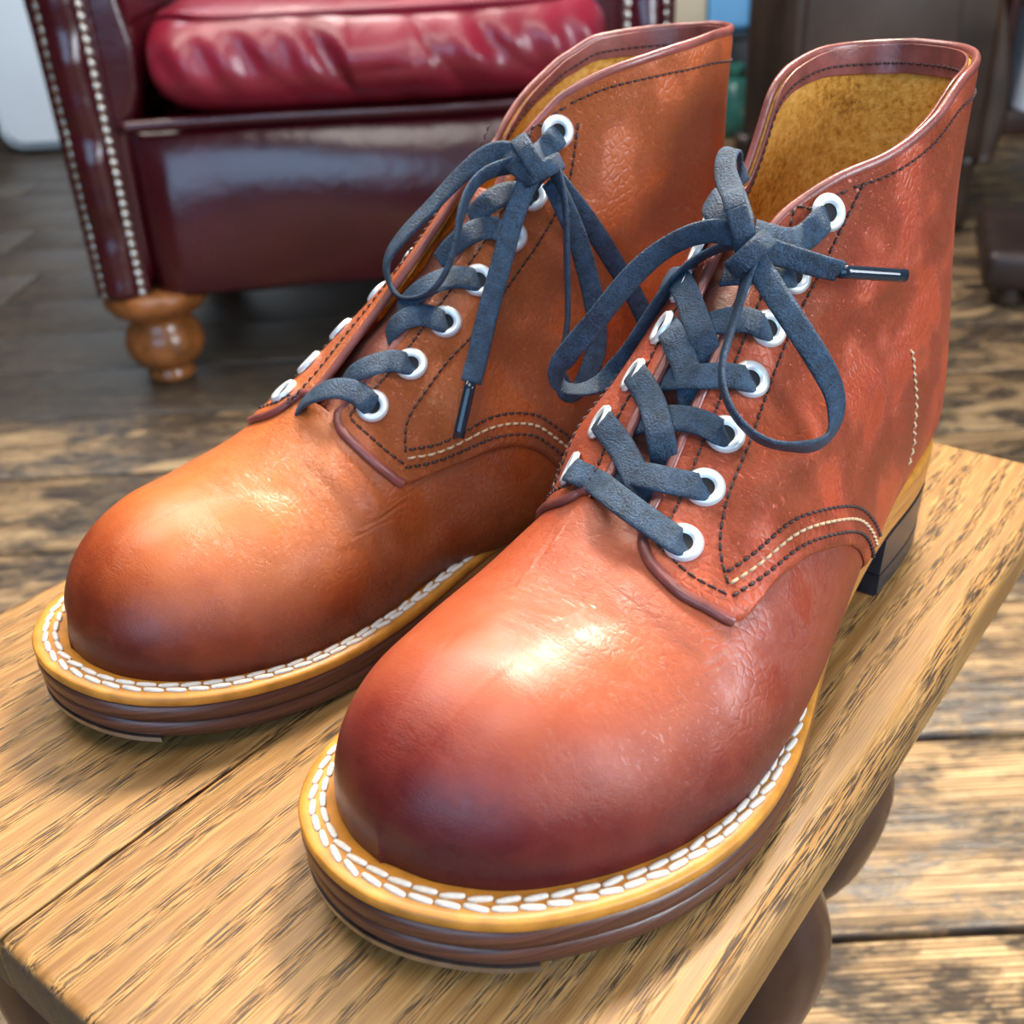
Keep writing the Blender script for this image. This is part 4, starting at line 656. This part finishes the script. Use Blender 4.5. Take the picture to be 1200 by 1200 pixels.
# seat cushion: rounded box with gathers along the front edge
def cushion():
    nu, nv = 300, 90; _t = np.linspace(0, 2*np.pi, 20001); _sp = lambda a, k: np.sign(a)*np.abs(a)**k; _p = np.c_[.333*_sp(np.cos(_t), .22), .30*_sp(np.sin(_t), .22)]; _s = np.r_[0, np.cumsum(np.linalg.norm(np.diff(_p, axis=0), axis=1))]; U = np.interp(np.linspace(0, _s[-1], nu, endpoint=False), _s, _t); W = np.linspace(-np.pi/2, np.pi/2, nv)
    cu, su = np.cos(U), np.sin(U); e = .22; sp = lambda a, k: np.sign(a)*np.abs(a)**k
    hx, hy, hz = .333, .30, .088; V = []
    for w_ in W:
        cw, sw = math.cos(w_), math.sin(w_); X = hx*sp(cu, e)*abs(cw)**.45; Y = hy*sp(su, e)*abs(cw)**.62; Z = hz*(abs(sw)**.75)*(1 if sw > 0 else -1)+0*X
        dome = .022*(1-(X/hx)**2)*(1-(Y/hy)**2) if sw > 0 else 0
        fr = np.clip((-su-.35)/.3, 0, 1)
        pl = (.014+.009*np.sin(X*11+1))*np.abs(np.sin(X*24+2.2*np.sin(X*9)+Z*26))**.6*np.exp(-((Z+.015)/.045)**2)-.008+.005*np.sin(X*111+Z*50)*np.exp(-((Z)/.03)**2)
        V.append(np.c_[X, Y-fr*(.012+pl), Z+dome+.004*np.sin(X*13+Y*9)*(sw > 0)])
    V = np.concatenate(V); F = grid_faces(nv, nu, wrap=True); o = pydata('seat_cushion', V, F, MT['cushion'], chair); o.location = (.396, .268, .476)
    s_ = np.linspace(0, 2*np.pi, 241); P = np.c_[hx*.93*sp(np.cos(s_), e), hy*.90*sp(np.sin(s_), e)-.012*np.clip(-np.sin(s_)*4-3, 0, 1), .060+.003*np.sin(s_*5)]
    V, F = sweep(P, np.tile([0, 0, 1.], (241, 1)), ellprof(.0045, .0045, 8), cap=False); pydata('piping', V, F, MT['cushion'], o)
    return o
cushion()
fp = [(.034, 0), (.038, .004), (.038, .012), (.034, .018), (.034, .022), (.050, .030), (.060, .046), (.063, .064), (.057, .086), (.046, .098), (.048, .104), (.070, .116), (.080, .130), (.082, .146), (.078, .152)]
for (x, y) in ((.004, .06), (.75, .06), (.004, .70), (.75, .70)): lathe_obj('foot', fp, MT['foot'], chair, (x, y, .012 if False else 0))
# ------------------------------------------------------------------ things further back
wht = simple('white_lacquer', (.80, .86, .90), .35, .03, 4); cab = tag(empty('white_cabinet', (-1.20, 3.72, 0)), 'white round-cornered cabinet standing behind the armchair, left', 'cabinet')
def rounded_panel(name, w_, h, d, r, mat, parent, loc):
    pts = []
    for cx, cz, a0 in ((w_/2-r, h-r, 0), (-w_/2+r, h-r, 90), (-w_/2+r, r, 180), (w_/2-r, r, 270)):
        for a in np.radians(np.linspace(a0, a0+90, 9)): pts.append((cx+r*math.cos(a), cz+r*math.sin(a)))
    o = extrude_poly(name, pts, 0, d, mat, parent); o.location = loc; return o
rounded_panel('body', .86, 1.0, .4, .07, wht, cab, (0, .012, .012)); rounded_panel('door', .80, .94, .02, .06, wht, cab, (0, -.006, .04))
bevel_box('handle', (.014, .02, .16), MT['steel'], cab, (.34, -.014, .70), .004)
for s in (-.33, .33): bevel_box('foot', (.08, .3, .014), MT['rubber'], cab, (s, .2, .007), .002)
# brown cabinet on legs with curved side bracket
bw = simple('dark_walnut', (.050, .028, .018), .38, .45, 6, spec=.5); bc = tag(empty('dark_cabinet', (.785, 2.25, 0)), 'dark brown wooden cabinet on short legs behind the right-hand boot', 'cabinet')
bevel_box('body', (.40, .40, .60), bw, bc, (.01, .20, .455), .006); bevel_box('door', (.30, .012, .50), bw, bc, (-.02, -.004, .455), .004)
for x in (-.19, .195):
    for y in (.03, .36): lathe_obj('leg', [(.014, 0), (.02, .01), (.022, .05), (.017, .10), (.026, .14), (.026, .158)], bw, bc, (x, y, 0), 20)
zz = np.linspace(.14, .70, 40); xo = .018*np.sin((zz-.14)*13.5)+.024; po = np.r_[np.c_[.214+xo, zz], np.c_[np.full(40, .205), zz[::-1]]]; extrude_poly('side_bracket', po, -.012, .05, bw, bc)
# low black cabinet with boxes, vase, wooden bar
bk = simple('black_paint', (.008, .009, .010), .45, .2, 6); lc = tag(empty('black_cabinet', (.79, 3.55, 0)), 'low black cabinet in the gap between the two boot shafts', 'cabinet')
bevel_box('body', (.50, .38, .25), bk, lc, (0, .20, .14), .006); bevel_box('top', (.52, .40, .018), bk, lc, (0, .20, .268), .004)
for x in (-.2, .2):
    for y in (.05, .35): bevel_box('foot', (.05, .05, .02), bk, lc, (x, y, .01), .002)
cr = tag(empty('cream_box', (.605, 3.75, .277)), 'cream box on the black cabinet right of the armchair', 'box'); cm = simple('cream_card', (.78, .68, .50), .6, .06, 5); bevel_box('body', (.115, .16, .24), cm, cr, (.03, 0, .12), .01); bevel_box('lid', (.121, .168, .05), cm, cr, (.03, 0, .255), .008)
bb = tag(empty('blue_box', (.765, 3.74, .277)), 'bright sky-blue box on the black cabinet', 'box'); bl = simple('blue_card', (.16, .46, .82), .55, .05, 5); bevel_box('body', (.135, .16, .22), bl, bb, (0, 0, .11), .022, 5); bevel_box('lid', (.141, .168, .05), bl, bb, (0, 0, .235), .016, 4)
va = tag(empty('green_vase', (.745, 3.44, 0)), 'teal green glazed vase on the floor between the boots', 'vase'); gm = simple('teal_glaze', (.035, .16, .13), .2, .2, 12)
lathe_obj('body', [(.035, 0), (.05, .004), (.062, .05), (.058, .10), (.040, .145), (.028, .17)], gm, va); lathe_obj('neck', [(.027, .168), (.024, .19), (.030, .205), (.028, .207), (.020, .19)], gm, va)
tw = simple('pale_wood', (.55, .36, .17), .5, .2, 20); es = tag(empty('folding_stand', (.80, 3.15, 0)), 'pale wooden folding stand seen between the boot shafts', 'stand')
def bar(a, b_, wd, parent):
    a, b_ = np.array(a), np.array(b_); P = np.linspace(a, b_, 4); V, F = sweep(P, np.tile([0, -1., .1], (4, 1)), ellprof(wd, .009, 12, 5)); return pydata('bar', V, F, tw, parent, smooth=False)
bar((-.055, .0, .30), (.10, -.05, .002), .013, es); bar((.075, .03, .30), (-.075, .0, .002), .013, es); bar((-.09, .0, .105), (.09, -.01, .185), .011, es)
# right edge: dark bookcase with leaning folders
kc = tag(empty('dark_bookcase', (1.62, 3.2, 0)), 'dark bookcase cut off by the right edge behind the boots', 'bookcase'); rb = simple('red_brown_wood', (.045, .014, .010), .4, .3, 8)
bevel_box('base', (.55, .36, .07), rb, kc, (.12, .2, .035), .004); bevel_box('side_panel', (.022, .34, .90), rb, kc, (-.150, .2, .52), .003); bevel_box('side_panel', (.022, .34, .90), rb, kc, (.375, .2, .52), .003); bevel_box('back_panel', (.49, .012, .90), rb, kc, (.12, .365, .52), .002); bevel_box('shelf', (.49, .33, .018), rb, kc, (.12, .195, .62), .002); bevel_box('shelf', (.55, .34, .02), rb, kc, (.12, .195, .98), .002)
def folder(x, lean, col, label, h=.26, th=.05):
    m = simple('cover_'+label.split()[0], col, .4, .1, 10); r = empty('book', (x, 3.30, .0705)); tag(r, label, 'book', 'books in the dark bookcase'); r.rotation_euler = (0, lean, 0)
    bevel_box('cover', (th, .20, h), m, r, (th/2 if lean >= 0 else -th/2, 0, h/2), .005); bevel_box('page_block', (th*.7, .19, h-.012), cm, r, (th/2 if lean >= 0 else -th/2, .008, h/2), .001); return r
folder(1.52, .14, (.62, .70, .80), 'pale blue-white folder leaning in the dark bookcase'); folder(1.60, .10, (.08, .14, .13), 'grey-green book leaning beside the pale folder in the bookcase', .28, .045)
fs = tag(empty('footstool', (1.07, 1.86, 0), math.radians(-20)), 'dark brown footstool at the right edge, behind the boot heel', 'footstool'); bevel_box('seat', (.40, .34, .07), simple('dark_hide', (.030, .016, .012), .45, .3, 10), fs, (0, 0, .068), .02, 4)
for x in (-.15, .15):
    for y in (-.12, .12): lathe_obj('leg', [(.018, 0), (.024, .01), (.02, .02), (.028, .036)], bw, fs, (x, y, 0), 18)
# ------------------------------------------------------------------ the boots
for k, lab in (('R', 'reddish-brown leather lace-up boot nearest the camera, heel at right'), ('L', 'orange-brown leather lace-up boot farther back, in front of the armchair')):
    build_boot(k, lab, {**MT, 'vamp': MT['vamp'+k], 'quarter': MT['quarter'+k]})
